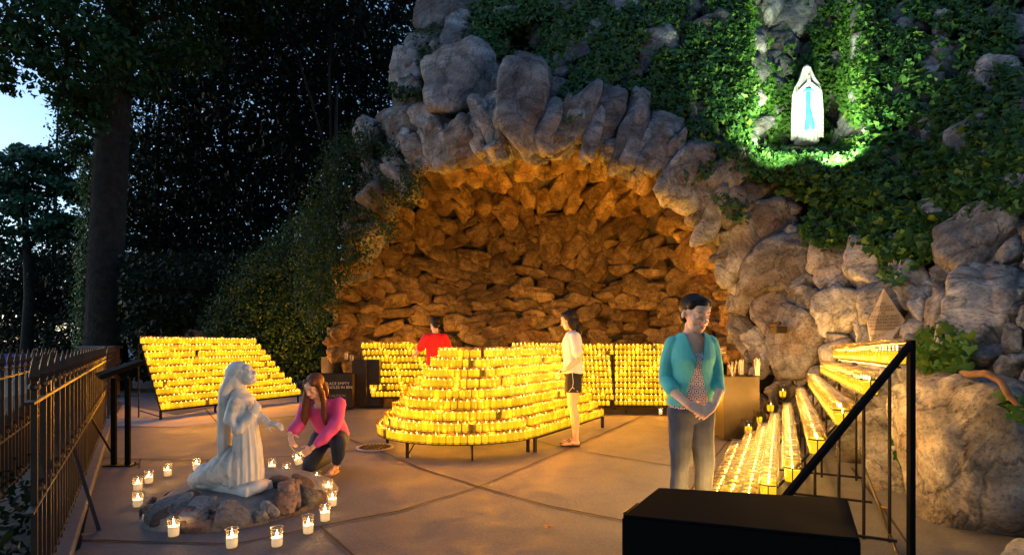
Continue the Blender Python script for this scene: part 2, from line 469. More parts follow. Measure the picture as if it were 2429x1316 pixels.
# ring of floor candles round the kneeling statue
ring = [((550, 1300), 'front rim, left of the flat stones'), ((657, 1297), 'front rim, right of the frontmost candle'), ((731, 1266), 'front right rim'),
        ((771, 1237), 'right rim, nearest the dark rubble'), ((788, 1201), 'far right rim'), ((779, 1172), 'right rim, behind the outermost candle'),
        ((751, 1152), 'back right rim, below the kneeling woman'), ((680, 1128), 'back rim, right of two behind the statue'), ((645, 1118), 'back rim, against the statue robe'),
        ((466, 1117), 'back rim, left behind the robe train'), ((398, 1130), 'back left rim'), ((353, 1147), 'left rim, above the dark flat stone'),
        ((327, 1166), 'far left rim, back of the close pair'), ((327, 1203), 'far left rim, front of the close pair'), ((352, 1240), 'front left rim, beside the long pale stone'),
        ((412, 1273), 'front left rim, alone on the pavement')]
for i, ((px, py), wds) in enumerate(ring):
    candle('floor' if i % 3 else 'floor_b', G(px, py, 0.002), 'lit white candle in clear glass on the ' + wds, 'floor candles ringing the kneeling statue')
candle('floor', G(1567, 984, 0.002), 'lone lit candle on the pavement before the far right rack', None)

# ---- the far rows: one object of many candles
ST = {'v': [], 'f': [], 'm': [], 'burn': []}
def far_proto(h, r, n=8):
    b = MB(); wh = h * 0.74
    b.lathe([(r * 0.9, 0.0), (r * 0.97, h * 0.5), (r, h)], n, m=0)
    b.lathe([(r * 1.05, h * 0.97), (r * 1.05, h * 1.01)], n, m=0)
    b.lathe([(r * 0.90, 0.004), (r * 0.93, wh), (0.0, wh)], n, m=1)
    b.lathe([(0.0, wh), (0.0055, wh + 0.011), (0.0, wh + 0.030)], 4, m=2)
    return np.array(b.v), b.f, b.m
FP = {}
NL = [0]
def candle_light(p, e, col=(1.0, 0.37, 0.022)):
    l = bpy.data.lights.new('candle_light', 'POINT'); l.energy = e; l.color = col; l.shadow_soft_size = 0.0
    o = bpy.data.objects.new('candle_light', l); COL.objects.link(o); o.location = p
def far_candle(p, h=0.122, r=0.039):
    key = (h, r)
    if key not in FP: FP[key] = far_proto(h, r)
    v, f, m = FP[key]
    NL[0] += 1
    if NL[0] % 7 == 5: candle_light(Vector(p) + Vector((0, 0, h + 0.02)), 3.5)
    a = random.uniform(0, 0.78); c, s_ = math.cos(a), math.sin(a)
    sc = random.uniform(0.95, 1.04)
    vv = v.copy()
    x = v[:, 0] * c - v[:, 1] * s_; y = v[:, 0] * s_ + v[:, 1] * c
    # wax level varies
    vv[:, 0] = x; vv[:, 1] = y; vv[:, 2] *= 1.0
    base = len(ST['v'])
    jit = Vector((random.gauss(0, 0.002), random.gauss(0, 0.002), 0.004))
    wl = random.uniform(-0.2, 0.03) * h
    mid = (v[:, 2] > h * 0.3) & (v[:, 2] < h * 0.74 + 0.04) & (np.hypot(v[:, 0], v[:, 1]) < r * 0.9)
    vv[mid, 2] += wl
    for q in vv:
        ST['v'].append((q[0] + p[0] + jit.x, q[1] + p[1] + jit.y, q[2] + p[2] + jit.z))
    for ff, mm in zip(f, m):
        ST['f'].append(tuple(base + i for i in ff)); ST['m'].append(mm)
    bn = random.choice([0.8, 0.95, 1.0, 1.1, 1.2, 1.4]) if random.random() > 0.012 else 0.10
    ST['burn'] += [bn] * len(vv)
def along(path, step):
    """points at even spacing along a polyline"""
    out = []; acc = 0.0; nxt = step * 0.5
    for a, b_ in zip(path, path[1:]):
        L = (b_ - a).length
        while nxt <= acc + L:
            out.append(a.lerp(b_, (nxt - acc) / L)); nxt += step
        acc += L
    return out
def tier(root, path, r, h, ring=True):
    """shelf strip under the jars and a guard wire in front of them"""
    b = MB()
    q = [Vector(p) for p in path]
    for a, c in zip(q, q[1:]):
        d = (c - a); L = d.length; d.normalize(); sd = Vector((d.y, -d.x, 0)).normalized(); up = sd.cross(d)
        b.box((a + c) / 2 - Vector((0, 0, 0.004)), (r * 1.7, L + 0.004, 0.008), rot=Matrix((sd, d, up)).transposed())
    if ring:
        off = []
        for i, p in enumerate(q):
            d = q[min(i + 1, len(q) - 1)] - q[max(i - 1, 0)]; d.normalize()
            off.append(p + Vector((d.y, -d.x, 0)) * r * 1.12 + Vector((0, 0, h * 0.18)))
        b.tube(off, 0.003, 5)
    return b.build('tier_shelf', M['iron'], root)

# nose (rounded) rack of the centre stand
NR, NS = 9, 0.096
C0 = Vector((-0.634, 6.908, 0))
DIR = Vector((0.5235, 0.852, 0)); NB = Vector((-0.852, 0.5235, 0))
def zc(k): return 0.185 + 0.1175 * k
nose = empty('candle_rack', C0, 'rounded end section of the tiered centre candle rack, nine curved tiers', 'candle rack')
a_s = math.atan2(-NB.y, -NB.x)     # seam direction seen from the centre
for k in range(NR):
    R = 1.07 - NS * k
    path = []
    for i in range(29):
        a = a_s - 0.03 - (math.pi * 1.12) * i / 28
        path.append(C0 + Vector((math.cos(a) * R, math.sin(a) * R, zc(k))))
    path = path[::-1]
    for p in along(path, 0.079):
        far_candle(p)
    tier(nose, [p - C0 for p in path], 0.036, 0.11)
b = MB()
for px, py in ((958, 1087), (1127, 1106)):
    g = G(px, py); d = (g - C0); ang = math.atan2(d.y, d.x); q = Vector((math.cos(ang) * 1.05, math.sin(ang) * 1.05, 0))
    b.box(q + Vector((0, 0, 0.09)), (0.035, 0.02, 0.18), rz=ang); b.tube([q * 1.0 + Vector((0.0, 0, 0.02)), q * 0.85 + Vector((0, 0, 0.18))], 0.008, 5)
for a in (a_s - 2.6, a_s - 3.3, a_s - 0.05):
    q = Vector((math.cos(a) * 1.0, math.sin(a) * 1.0, 0)); b.box(q + Vector((0, 0, 0.09)), (0.035, 0.02, 0.18), rz=a)
for a in (a_s - 0.06, a_s - 1.2, a_s - 2.3, a_s - 3.3):
    b.tube([Vector((math.cos(a) * 1.03, math.sin(a) * 1.03, 0.17)), Vector((math.cos(a) * 0.27, math.sin(a) * 0.27, 1.10))], 0.012, 5)
b.lathe([(0.22, 1.10), (0.22, 0.9)], 12); b.tube([(0, 0, 0), (0, 0, 1.1)], 0.03, 6)
b.build('frame', M['iron'], nose)
# straight section
s0 = C0 - NB * 1.07; s1 = Vector((1.406, 8.23, 0))
Ls = (s1 - s0).dot(DIR)
mid = empty('candle_rack', s0 + DIR * Ls / 2, 'straight tiered section of the centre candle rack behind the girl in white', 'candle rack')
o0 = mid.location.copy()
for k in range(NR):
    a = s0 + NB * NS * k + Vector((0, 0, zc(k))) + DIR * (0.02 + 0.004 * k); c = a + DIR * (Ls - 0.03 - 0.03 * k)
    if k < 8 or True:
        for p in along([a, c], 0.079): far_candle(p)
    tier(mid, [a - o0, c - o0], 0.036, 0.11)
b = MB()
for t in (0.0, Ls * 0.98):
    q = s0 + DIR * t - o0; b.box(q + Vector((0, 0, 0.09)), (0.03, 0.04, 0.18), rz=0.55)
    b.tube([q + Vector((0, 0, 0.17)), q + NB * NS * 8 + Vector((0, 0, 1.12))], 0.014, 5)
    q2 = q + NB * 0.95; b.tube([q2, q2 + Vector((0, 0, 1.15))], 0.015, 5)
b.tube([s0 - o0 + Vector((0, 0, 0.165)), s1 - o0 + Vector((0, 0, 0.165))], 0.016, 6)
b.build('frame', M['iron'], mid)
# ladder back tiers of the centre stand (its other side)
# left slanted rack
def patch_rack(BL, BR, TL, TR, n, step, h, r, label, legs, ends=None, skip=()):
    root = empty('candle_rack', (BL + BR) / 2 * 1.0 - Vector((0, 0, BL.z)), label, 'candle rack')
    o = root.location.copy()
    for k in range(n):
        t = k / (n - 1)
        a = BL.lerp(TL, t); c = BR.lerp(TR, t)
        ps = along([a, c], step)
        for i, p in enumerate(ps):
            if (k, i) in skip: continue
            far_candle(p, h, r)
        tier(root, [a - o, c - o], r, h)
    b = MB()
    for s_ in (0.0, 0.33, 0.66, 1.0):
        b.tube([BL.lerp(BR, s_) - o, TL.lerp(TR, s_) - o], 0.013, 5)
    for (p, kind) in legs:
        if kind == 'front': b.box(Vector((p.x, p.y, BL.z / 2)) - o, (0.03, 0.03, BL.z))
        else: b.tube([Vector((p.x, p.y, 0)) - o, Vector((p.x, p.y, TL.z)) - o], 0.013, 6)
    b.tube([BL - o - Vector((0, 0, 0.02)), BR - o - Vector((0, 0, 0.02))], 0.014, 6)
    b.build('frame', M['iron'], root)
    return root, o
def PZ(px, py, Y):
    return P(px, py, Y)
BL = PZ(381, 972, 9.03); BR = PZ(712, 933, 11.8); BR.z = BL.z
TL = PZ(333, 815, 9.3); TR = PZ(606, 815, 12.2)
lr, lo = patch_rack(BL, BR, TL, TR, 10, 0.0805, 0.124, 0.0385, 'slanted ten-tier candle rack at left beside the iron fence', [(BL, 'front'), (BL.lerp(BR, 0.33), 'front'), (BL.lerp(BR, 0.98), 'front'),
               (TL + Vector((-0.03, 0, 0)), 'back'), (TR, 'back')], skip={(7, 13)})
b = MB(); b.tube([Vector((BL.x, BL.y, 0.05)) - lo, Vector((TL.x, TL.y, 0.12)) - lo], 0.012, 5); b.build('brace', M['iron'], lr)
# back left rack
BL = PZ(880, 941, 10.7); BR = PZ(1085, 935, 10.9); TL = PZ(856, 826, 11.0); TR = PZ(1072, 824, 11.2); BR.z = BL.z; TR.z = TL.z
patch_rack(BL, BR, TL, TR, 8, 0.084, 0.126, 0.040, 'eight-tier candle rack at the back behind the man in red', [(BL.lerp(BR, .12), 'front'), (BL.lerp(BR, .9), 'front'), (TL, 'back'), (TR, 'back')])
# back right rack, in two bays
def bay(x0, x1, lab, legs):
    Y0, Y1 = 10.3, 10.6
    bl = P(x0, 960, 9.85); br = P(x1, 962, 9.75); tl = P(x0, 828, 10.4); tr = P(x1, 829, 10.25)
    br.z = bl.z; tr.z = tl.z
    return patch_rack(bl, br, tl, tr, 11, 0.0795, 0.104, 0.0375, lab, [(bl.lerp(br, t), 'front') for t in legs] + [(tl, 'back'), (tr, 'back')])
bay(1213, 1452, 'eleven-tier candle rack section at the back, directly behind the girl', (0.05, 0.6))
bay(1458, 1592, 'eleven-tier candle rack section at the back, beside the woman in teal', (0.2, 0.98))
tb = empty('candle_rack', P(1272, 850, 10.9), 'single raised tier of candles on the ledge at the back wall', 'candle rack')
for x0, x1 in ((1213, 1280), (1285, 1338)):
    a = P(x0, 824, 10.9); c = P(x1, 824, 10.9)
    for p in along([a, c], 0.08): far_candle(p, 0.1, 0.034)
    tier(tb, [a - tb.location, c - tb.location], 0.034, 0.1)
b = MB(); b.box(P(1245, 850, 10.9) - tb.location, (0.04, 0.04, 0.5)); b.box(P(1320, 850, 10.9) - tb.location, (0.04, 0.04, 0.5)); b.tube([P(1240, 826, 10.9) - tb.location, P(1325, 826, 10.9) - tb.location], 0.015, 5); b.build('frame', M['iron'], tb)
st = mesh_obj('votive_candle_rows', ST['v'], ST['f'], [M['glass_row'], M['wax_stuff'], M['flame_stuff']], smooth=True, mi=ST['m'])
fattr(st, 'burn', ST['burn'])
tag(st, 'hundreds of small lit yellow candles on the centre, left and back racks', 'candle rows', kind='stuff')

# ---- right-hand rack: big jars, individually built
RD = Vector((0.5125, 1, 0)).normalized()
PD = Vector((0.89, -0.456, 0))
# nine tiers: near-end point, base height; A..I
rows = []
Hn = Vector((2.237, 3.30, 0)); av = Vector((0.126, -0.0646, 0))
base_z = {4: 0.378, 5: 0.575, 6: 0.772, 7: 0.97, 8: 1.163}
for k in range(9):
    if k >= 4:
        p = Hn + av * (k - 7); z = base_z[k]
    else:
        c = [-0.50, -0.36, -0.22, -0.089][k]; z = [0.06, 0.14, 0.21, 0.285][k]
        y = 3.05 if k < 3 else 3.42
        p = Vector((0.5125 * y + c, y, 0))
    rows.append((p, z))
Lr = [3.3, 3.45, 3.6, 3.55, 3.75, 3.9, 4.0, 4.05, 4.05]
TW = ['lowest', 'second', 'third', 'fourth', 'fifth', 'sixth', 'seventh', 'eighth', 'top']
rr_ = empty('candle_rack', Vector((2.0, 5.2, 0)), 'near right candle rack with nine long tiers of large jars', 'candle rack')
ro = rr_.location.copy()
for k, (p, z) in enumerate(rows):
    n = int(Lr[k] / 0.126)
    drop = -0.06 if k >= 7 else (-0.03 if k == 6 else 0.0)
    a = Vector((p.x, p.y, z)); e = a + RD * Lr[k] + Vector((0, 0, drop))
    for i in range(n):
        q = a.lerp(e, (i + 0.0) / n) + Vector((0, 0, 0.004))
        if i % 4 == 2: candle_light(q + Vector((0, 0, 0.20)), 3.2, (1.0, 0.48, 0.10))
        lab = 'large lit jar candle, %s from the near end of the %s tier, right rack' % (WORD[i], TW[k])
        candle(random.choice(['rack', 'rack', 'rack_b', 'rack_c']), q, lab, 'large jar candles on the right rack', wick=False)
    b = MB()
    d = (e - a).normalized(); sd = Vector((d.y, -d.x, 0)).normalized(); up = sd.cross(d)
    b.box((a + e) / 2 - Vector((0, 0, 0.006)) - ro, (0.03, (e - a).length + 0.08, 0.010), rot=Matrix((sd, d, up)).transposed())
    for sg in (-1, 1):
        w0 = a - d * 0.06 + sd * 0.058 * sg + Vector((0, 0, 0.108)); w1 = e + d * 0.02 + sd * 0.058 * sg + Vector((0, 0, 0.108))
        b.tube([w0 - ro, w1 - ro], 0.0035, 5)
    arc = [a + Vector((0, 0, 0.108)) + (sd * math.cos(t) - d * math.sin(t)) * 0.06 - ro for t in [math.pi * i / 8 for i in range(9)]]
    b.tube(arc, 0.0042, 6)
    b.tube([a - d * 0.06 + Vector((0, 0, 0.108)) - ro, a - d * 0.06 + Vector((0, 0, -0.01)) - ro, a - ro + Vector((0, 0, -0.02))], 0.0042, 6)
    b.build('tier_rail', M['iron'], rr_)
b = MB()
# uprights, sloping stringers, ground bars
def rod(p, q, r=0.010): b.tube([Vector(p) - ro, Vector(q) - ro], r, 6)
for t in (0.25, 2.0, 3.6):
    A_ = rows[0][0] + RD * (t + 0.3); B_ = rows[3][0] + RD * t; C_ = rows[8][0] + RD * t
    rod(A_ + Vector((0, 0, 0.03)), B_ + Vector((0, 0, rows[3][1] - 0.03)), 0.011)
    rod(B_ + Vector((0, 0, rows[3][1] - 0.03)), C_ + Vector((0, 0, rows[8][1] - 0.03)), 0.011)
    for k in (4, 5, 6, 7, 8):
        q = rows[k][0] + RD * t; rod((q.x, q.y, 0), (q.x, q.y, rows[k][1] - 0.01), 0.011)
q = rows[8][0]; q4 = rows[4][0]
rod((q4.x, q4.y, 0.09) , (q.x, q.y, 0.09)); rod(Vector((q4.x, q4.y, 0.06)) + RD * 1.0, Vector((q.x, q.y, 0.06)) + RD * 1.0)
rod(Vector((q4.x, q4.y, 0.16)) + RD * 1.4 - PD * 0.4, Vector((q.x, q.y, 0.16)) + RD * 1.4)
rod(Vector((q.x, q.y, 0.25)) + RD * 1.5, Vector((q.x, q.y, 0.0)) - RD * 0.1)
b.build('frame', M['iron'], rr_)
# tulip holders on the far end
hold = [((1943, 822), 8.3), ((1916, 856), 8.1), ((1889, 893), 7.8), ((1857, 928), 7.6), ((1828, 962), 7.3), ((1800, 990), 7.0), ((1776, 1014), 6.8)]
hw = ['topmost', 'second highest', 'third highest', 'middle', 'third lowest', 'second lowest', 'lowest']
for i, ((px, py), Y) in enumerate(hold):
    c = P(px, py + 14, Y)
    h = empty('candle_holder', c, 'black petalled iron candle holder, %s of the stair of seven beyond the right rack' % hw[i], 'candle holder', 'petalled iron holders beyond the right rack')
    b = MB()
    for j in range(9):
        a = 2 * math.pi * j / 9; ca, sa = math.cos(a), math.sin(a)
        b.tube([Vector((ca * r_, sa * r_, z_)) for r_, z_ in ((0.02, -0.03), (0.07, 0.0), (0.088, 0.07), (0.072, 0.14), (0.09, 0.19))], [(0.004, 0.014), (0.004, 0.017), (0.004, 0.017), (0.004, 0.012), (0.003, 0.004)], 6)
    b.build('petals', M['iron'], h)
    b = MB(); b.tube([(0, 0, -0.03), (0, 0, -c.z)], 0.012, 6); b.build('stem', M['iron'], h)
    candle('rack', c + Vector((0, 0, 0.0)), 'lit jar candle inside the %s petalled iron holder at right' % hw[i], 'jar candles in the petalled holders', wick=False)

# handrail in front of the right rack
hr = empty('handrail', G(2163, 1390), 'black square steel handrail sloping down in front of the right rack', 'handrail')
o = hr.location.copy(); b = MB()
Yh = 2.95
top = P(2161, 815, Yh); post0 = P(2163, 1316, Yh)
b.box(Vector((top.x, top.y, top.z / 2 + 0.01)) - o, (0.03, 0.03, top.z + 0.02), bev=0.002)
b.build('post', M['black'], hr)
low = P(1852, 1192, 2.75); low2 = low + (low - top) * 0.12
b = MB(); b.tube([top - o, low - o, low2 - o], 0.021, 4); b.build('sloping_rail', M['black'], hr)
b = MB(); b.tube([Vector((low2.x, low2.y, low2.z)) - o, Vector((low2.x, low2.y, 0)) - o], 0.018, 4); b.build('post', M['black'], hr)
M['brass'] = varied('worn_brass', (0.35, 0.2, 0.06), (0.25, 0.14, 0.05), 8, 0.35, metal=0.8)
b = MB(); b.tube([top - o + Vector((0, 0, 0.01)), P(2030, 822, 3.6) - o], 0.009, 5); b.build('top_bar', M['brass'], hr)
# ------------------------------------------------ grotto depth field
def tps(pts):
    pts = np.array(pts, float); X = pts[:, :2] / 1000; y = pts[:, 2]
    n = len(X)
    def U(r): return np.where(r > 1e-9, r * r * np.log(r + 1e-12), 0)
    K = U(np.linalg.norm(X[:, None] - X[None], axis=2)) + np.eye(n) * 2e-3
    Pm = np.hstack([np.ones((n, 1)), X])
    A = np.zeros((n + 3, n + 3)); A[:n, :n] = K; A[:n, n:] = Pm; A[n:, :n] = Pm.T
    w = np.linalg.solve(A, np.concatenate([y, np.zeros(3)]))
    def f(px, py):
        Q = np.stack([np.asarray(px, float), np.asarray(py, float)], -1) / 1000
        s = Q.shape[:-1]; Q = Q.reshape(-1, 2)
        r = U(np.linalg.norm(Q[:, None] - X[None], axis=2))
        return (r @ w[:n] + w[n] + Q @ w[n + 1:]).reshape(s)
    return f
fac = tps([(2230, 1316, 3.35), (2160, 1200, 4.3), (2010, 1080, 6.1), (1900, 950, 7.6), (1800, 870, 8.3), (1800, 700, 8.5), (1800, 500, 8.8), (1900, 620, 8.0), (1990, 720, 7.2),
           (2100, 760, 6.3), (2250, 800, 5.1), (2429, 700, 4.5), (2429, 1000, 3.7), (2120, 1000, 5.3), (2250, 1100, 4.1), (2600, 900, 3.4), (2600, 400, 5.5), (2600, 0, 8),
           (1250, 300, 8.8), (1250, 120, 10.2), (1600, 380, 8.6), (1560, 200, 9.8), (1000, 330, 9.8), (1000, 150, 10.6), (1250, -150, 12.5), (1600, 50, 10.6), (1850, 400, 9.2), (1700, 300, 9.3),
           (2150, 300, 8.6), (2200, 50, 9.8), (2200, -200, 12), (2429, 400, 6.3), (2429, 100, 8.6), (2100, 500, 7.6), (2250, 600, 6.2), (870, 500, 10.4), (790, 780, 11.3), (780, 960, 11.5), (700, 700, 11.8),
           (850, 250, 11.5), (1900, -100, 11.5), (1600, -200, 12.5)])
OPEN = np.array([(800, 1000), (800, 800), (812, 700), (845, 600), (880, 520), (930, 450), (1000, 405), (1080, 398), (1170, 372), (1240, 378), (1330, 350), (1430, 375), (1500, 405), (1560, 430),
                 (1610, 480), (1670, 560), (1715, 640), (1745, 720), (1760, 800), (1775, 1000)], float)
def seg_dist(px, py, poly, closed=True):
    px = np.asarray(px, float); py = np.asarray(py, float)
    d = np.full(px.shape, 1e9); ins = np.zeros(px.shape, bool)
    n = len(poly)
    for i in range(n):
        a = poly[i]; b = poly[(i + 1) % n]
        ab = b - a; t = np.clip(((px - a[0]) * ab[0] + (py - a[1]) * ab[1]) / (ab @ ab), 0, 1)
        if closed or i < n - 1: dd = np.hypot(px - a[0] - t * ab[0], py - a[1] - t * ab[1]); 
        if i < n - 1: d = np.minimum(d, dd)
        c = ((a[1] > py) != (b[1] > py)) & (px < (b[0] - a[0]) * (py - a[1]) / (b[1] - a[1] + 1e-12) + a[0])
        ins ^= c
    return d, ins
def bump2(px, py, cx, cy, sx, sy): return np.exp(-((px - cx) / sx) ** 2 - ((py - cy) / sy) ** 2)
def DF(px, py):
    px = np.asarray(px, float); py = np.asarray(py, float)
    d = fac(px, py)
    # niche recess and its ledge
    nx = np.clip((130 - np.abs(px - 1912)) / 60, 0, 1); ny = np.clip((365 - py) / 20, 0, 1)
    d = d + 1.15 * nx * ny
    # hollow beside the top boulders
    d = d + 0.8 * bump2(px, py, 1235, 110, 60, 45)
    return d
def D(px, py):
    px = np.asarray(px, float); py = np.asarray(py, float)
    dist, ins = seg_dist(px, py, OPEN)
    f = DF(px, py)
    t = np.clip(dist / 240, 0, 1)
    f0 = np.minimum(f, 11.5)
    back = 12.0 - 0.35 * bump2(px, py, 1250, 900, 400, 200)
    din = f0 + 0.15 + (back - f0) * np.sqrt(np.clip(1 - (1 - t) ** 2, 0, 1))
    return np.where(ins, din, f)
SIL = [(-400, 1130), (-100, 1075), (0, 1030), (90, 985), (200, 930), (270, 903), (320, 862), (480, 822), (640, 800), (800, 762), (1000, 740)]
def sil(py): return np.interp(py, [a for a, b in SIL], [b for a, b in SIL])

grotto = empty('rock_grotto', P(1300, 900, 9.5) * 1.0, 'arched grotto of cemented fieldstone boulders with a deep vault', 'grotto')
grotto.location = (0.5, 10, 0)
GO = grotto.location.copy()
# backing mass
st_ = 14
xs = np.arange(720, 2640, st_); ys = np.arange(-330, 1370, st_)
gx, gy = np.meshgrid(xs, ys)
dd = D(gx, gy)
nz = sum(np.sin(gx / a + b) * np.cos(gy / c + d) for a, b, c, d in ((31, 1, 27, 2), (17, 3, 21, 1), (53, 0, 47, 4)))
dd = dd + 0.16 + 0.05 * nz + 0.9 * np.clip((gx - 2120) / 80, 0, 1) * np.clip((gy - 900) / 60, 0, 1)
X = (gx - CX) / F * dd; Z = CH - (gy - HY) / F * dd
V = np.stack([X, dd, Z], -1) - np.array(GO)
idx = np.arange(gx.size).reshape(gx.shape)
okv = (Z > -0.35) & (gx > sil(gy) + 5)
q = okv[:-1, :-1] & okv[1:, :-1] & okv[:-1, 1:] & okv[1:, 1:]
f = np.stack([idx[:-1, :-1][q], idx[1:, :-1][q], idx[1:, 1:][q], idx[:-1, 1:][q]], -1)
mesh_obj('mortar_wall', V.reshape(-1, 3), f, M['mortar'], grotto)

# ---- boulder shapes
_bm = bmesh.new(); bmesh.ops.create_icosphere(_bm, subdivisions=4, radius=1)
ICO_V = np.array([v.co[:] for v in _bm.verts]); ICO_F = np.array([[v.index for v in f.verts] for f in _bm.faces]); _bm.free()
_bm = bmesh.new(); bmesh.ops.create_icosphere(_bm, subdivisions=5, radius=1)
ICO5_V = np.array([v.co[:] for v in _bm.verts]); ICO5_F = np.array([[v.index for v in f.verts] for f in _bm.faces]); _bm.free()
def fnoise(p, seed, octs=5, base=1.6):
    r = np.random.default_rng(seed); out = np.zeros(len(p)); amp = 1.0; fr = base
    for o_ in range(octs):
        for _ in range(3):
            k = r.normal(size=3); k *= fr / np.linalg.norm(k)
            out += amp * np.sin(p @ k + r.uniform(0, 6.28)) / 3
        amp *= 0.55; fr *= 1.95
    return out
def rock(seed, planes=13, sharp=14, hi=False, rough=0.035, crag=0.05):
    v = (ICO5_V if hi else ICO_V)
    r = np.random.default_rng(seed)
    nrm = r.normal(size=(planes, 3)); nrm /= np.linalg.norm(nrm, axis=1)[:, None]
    nrm = np.vstack([nrm, np.eye(3), -np.eye(3)])
    dist = np.concatenate([r.uniform(0.72, 1.0, planes), r.uniform(0.85, 1.0, 6)])
    dots = np.maximum(v @ nrm.T, 0) / dist
    rad = (dots ** sharp).sum(1) ** (-1 / sharp)
    p = v * rad[:, None]
    p = p * (1 + rough * 1.4 * fnoise(p, seed + 1, 5, 2.0))[:, None]
    sd_ = r.normal(size=(16, 3)); sd_ /= np.linalg.norm(sd_, axis=1)[:, None]; sd_ *= r.uniform(0.6, 1.1, (16, 1))
    dd_ = np.sort(np.linalg.norm((p + 0.12 * fnoise(p, seed + 5, 3, 3.0)[:, None])[:, None] - sd_[None], axis=2), axis=1)
    e_ = dd_[:, 1] - dd_[:, 0]
    p = p * (1 + crag * (np.clip(e_ * 5, 0, 1) - 1) + crag * 0.5 * (0.6 - dd_[:, 0]))[:, None]
    # ledge-like strata
    ax = r.normal(size=3); ax /= np.linalg.norm(ax)
    h = p @ ax
    p = p * (1 + rough * 0.7 * np.tanh(3 * np.sin(h * r.uniform(5, 9) + fnoise(p, seed + 2, 3, 2))))[:, None]
    return p
def place_rock(px, py, w, h, ang, seed, thick=None, off=0.0, hi=False, planes=13, sharp=14, Y=None, rough=0.035, crag=0.05):
    """world vertices of one boulder whose visible face is w x h (picture px at its depth)"""
    e = 12.0
    y = float(D(px, py)) if Y is None else Y
    y -= off
    s = y / F
    gX = float(np.clip((D(px + e, py) - D(px - e, py)) / (2 * e * s), -1.0, 1.0)) if Y is None else 0.0
    gY = float(np.clip((D(px, py + e) - D(px, py - e)) / (2 * e * s), -1.0, 1.0)) if Y is None else 0.0
    c = np.array(P(px, py, y))
    a = math.radians(ang)
    view = np.array([(px - CX) / F, 1, -(py - HY) / F])
    ex = np.array([1, 0, 0]) + 0.6 * gX * np.array([view[0], 1, view[2]])
    ey = np.array([0, 0, -1]) + 0.6 * gY * np.array([view[0], 1, view[2]])
    # long axis 'ang' degrees clockwise from vertical
    ux = ex * math.cos(a) + ey * math.sin(a)
    uy = -ex * math.sin(a) + ey * math.cos(a)
    uz = np.cross(ux, uy); uz /= np.linalg.norm(uz)
    t = (thick if thick is not None else 0.42 * min(w, h)) * s
    p = rock(seed, planes, sharp, hi, rough, crag)
    return c + p[:, :1] * ux * (w / 2 * s) + p[:, 1:2] * uy * (h / 2 * s) + p[:, 2:] * uz * t
def boulder(name, mats, px, py, w, h, ang, seed, label=None, **kw):
    v = place_rock(px, py, w, h, ang, seed, **kw)
    o = mesh_obj(name, v - np.array(GO), ICO5_F if kw.get('hi') else ICO_F, mats, grotto)
    fattr(o, 'var', np.full(len(v), (seed * 0.6180339) % 1.0))
    return o
# voussoir stones round the arch: px, py, width, length, tilt (clockwise from vertical, positive = top leans right)
arch = [(985, 362, 70, 100, -28), (1042, 345, 58, 125, -20), (1100, 338, 84, 115, -12), (1160, 305, 66, 155, -17), (1248, 262, 142, 232, 6), (1306, 300, 62, 135, 20), (1368, 285, 84, 185, 22),
        (1443, 285, 84, 190, 15), (1506, 312, 72, 205, 14), (1556, 345, 84, 165, 22), (1628, 400, 112, 195, 24), (1700, 425, 112, 170, 38), (1745, 478, 98, 150, 42), (1690, 512, 62, 165, 22),
        (952, 420, 70, 90, -45), (905, 470, 70, 100, -50), (868, 560, 80, 90, -60), (845, 640, 75, 90, 80), (1660, 470, 52, 130, 20), (1016, 352, 36, 90, -24), (1072, 342, 34, 110, -16), (1130, 322, 38, 120, -14), (1192, 345, 36, 80, -6), (1336, 305, 40, 150, 21), (1406, 320, 40, 150, 18), (1476, 335, 36, 150, 14), (1531, 352, 36, 150, 18), (1590, 390, 52, 160, 23), (1664, 420, 44, 150, 30), (1722, 460, 44, 130, 40), (940, 390, 44, 80, -38)]
for i, (x, y, w, h, a) in enumerate(arch):
    boulder('arch_stone', M['rock'], x, y, w * 1.06, h * 1.08, a, 100 + i, off=0.08, planes=9 if i != 4 else 7, sharp=24, crag=0.08, thick=0.22 * w + 12)
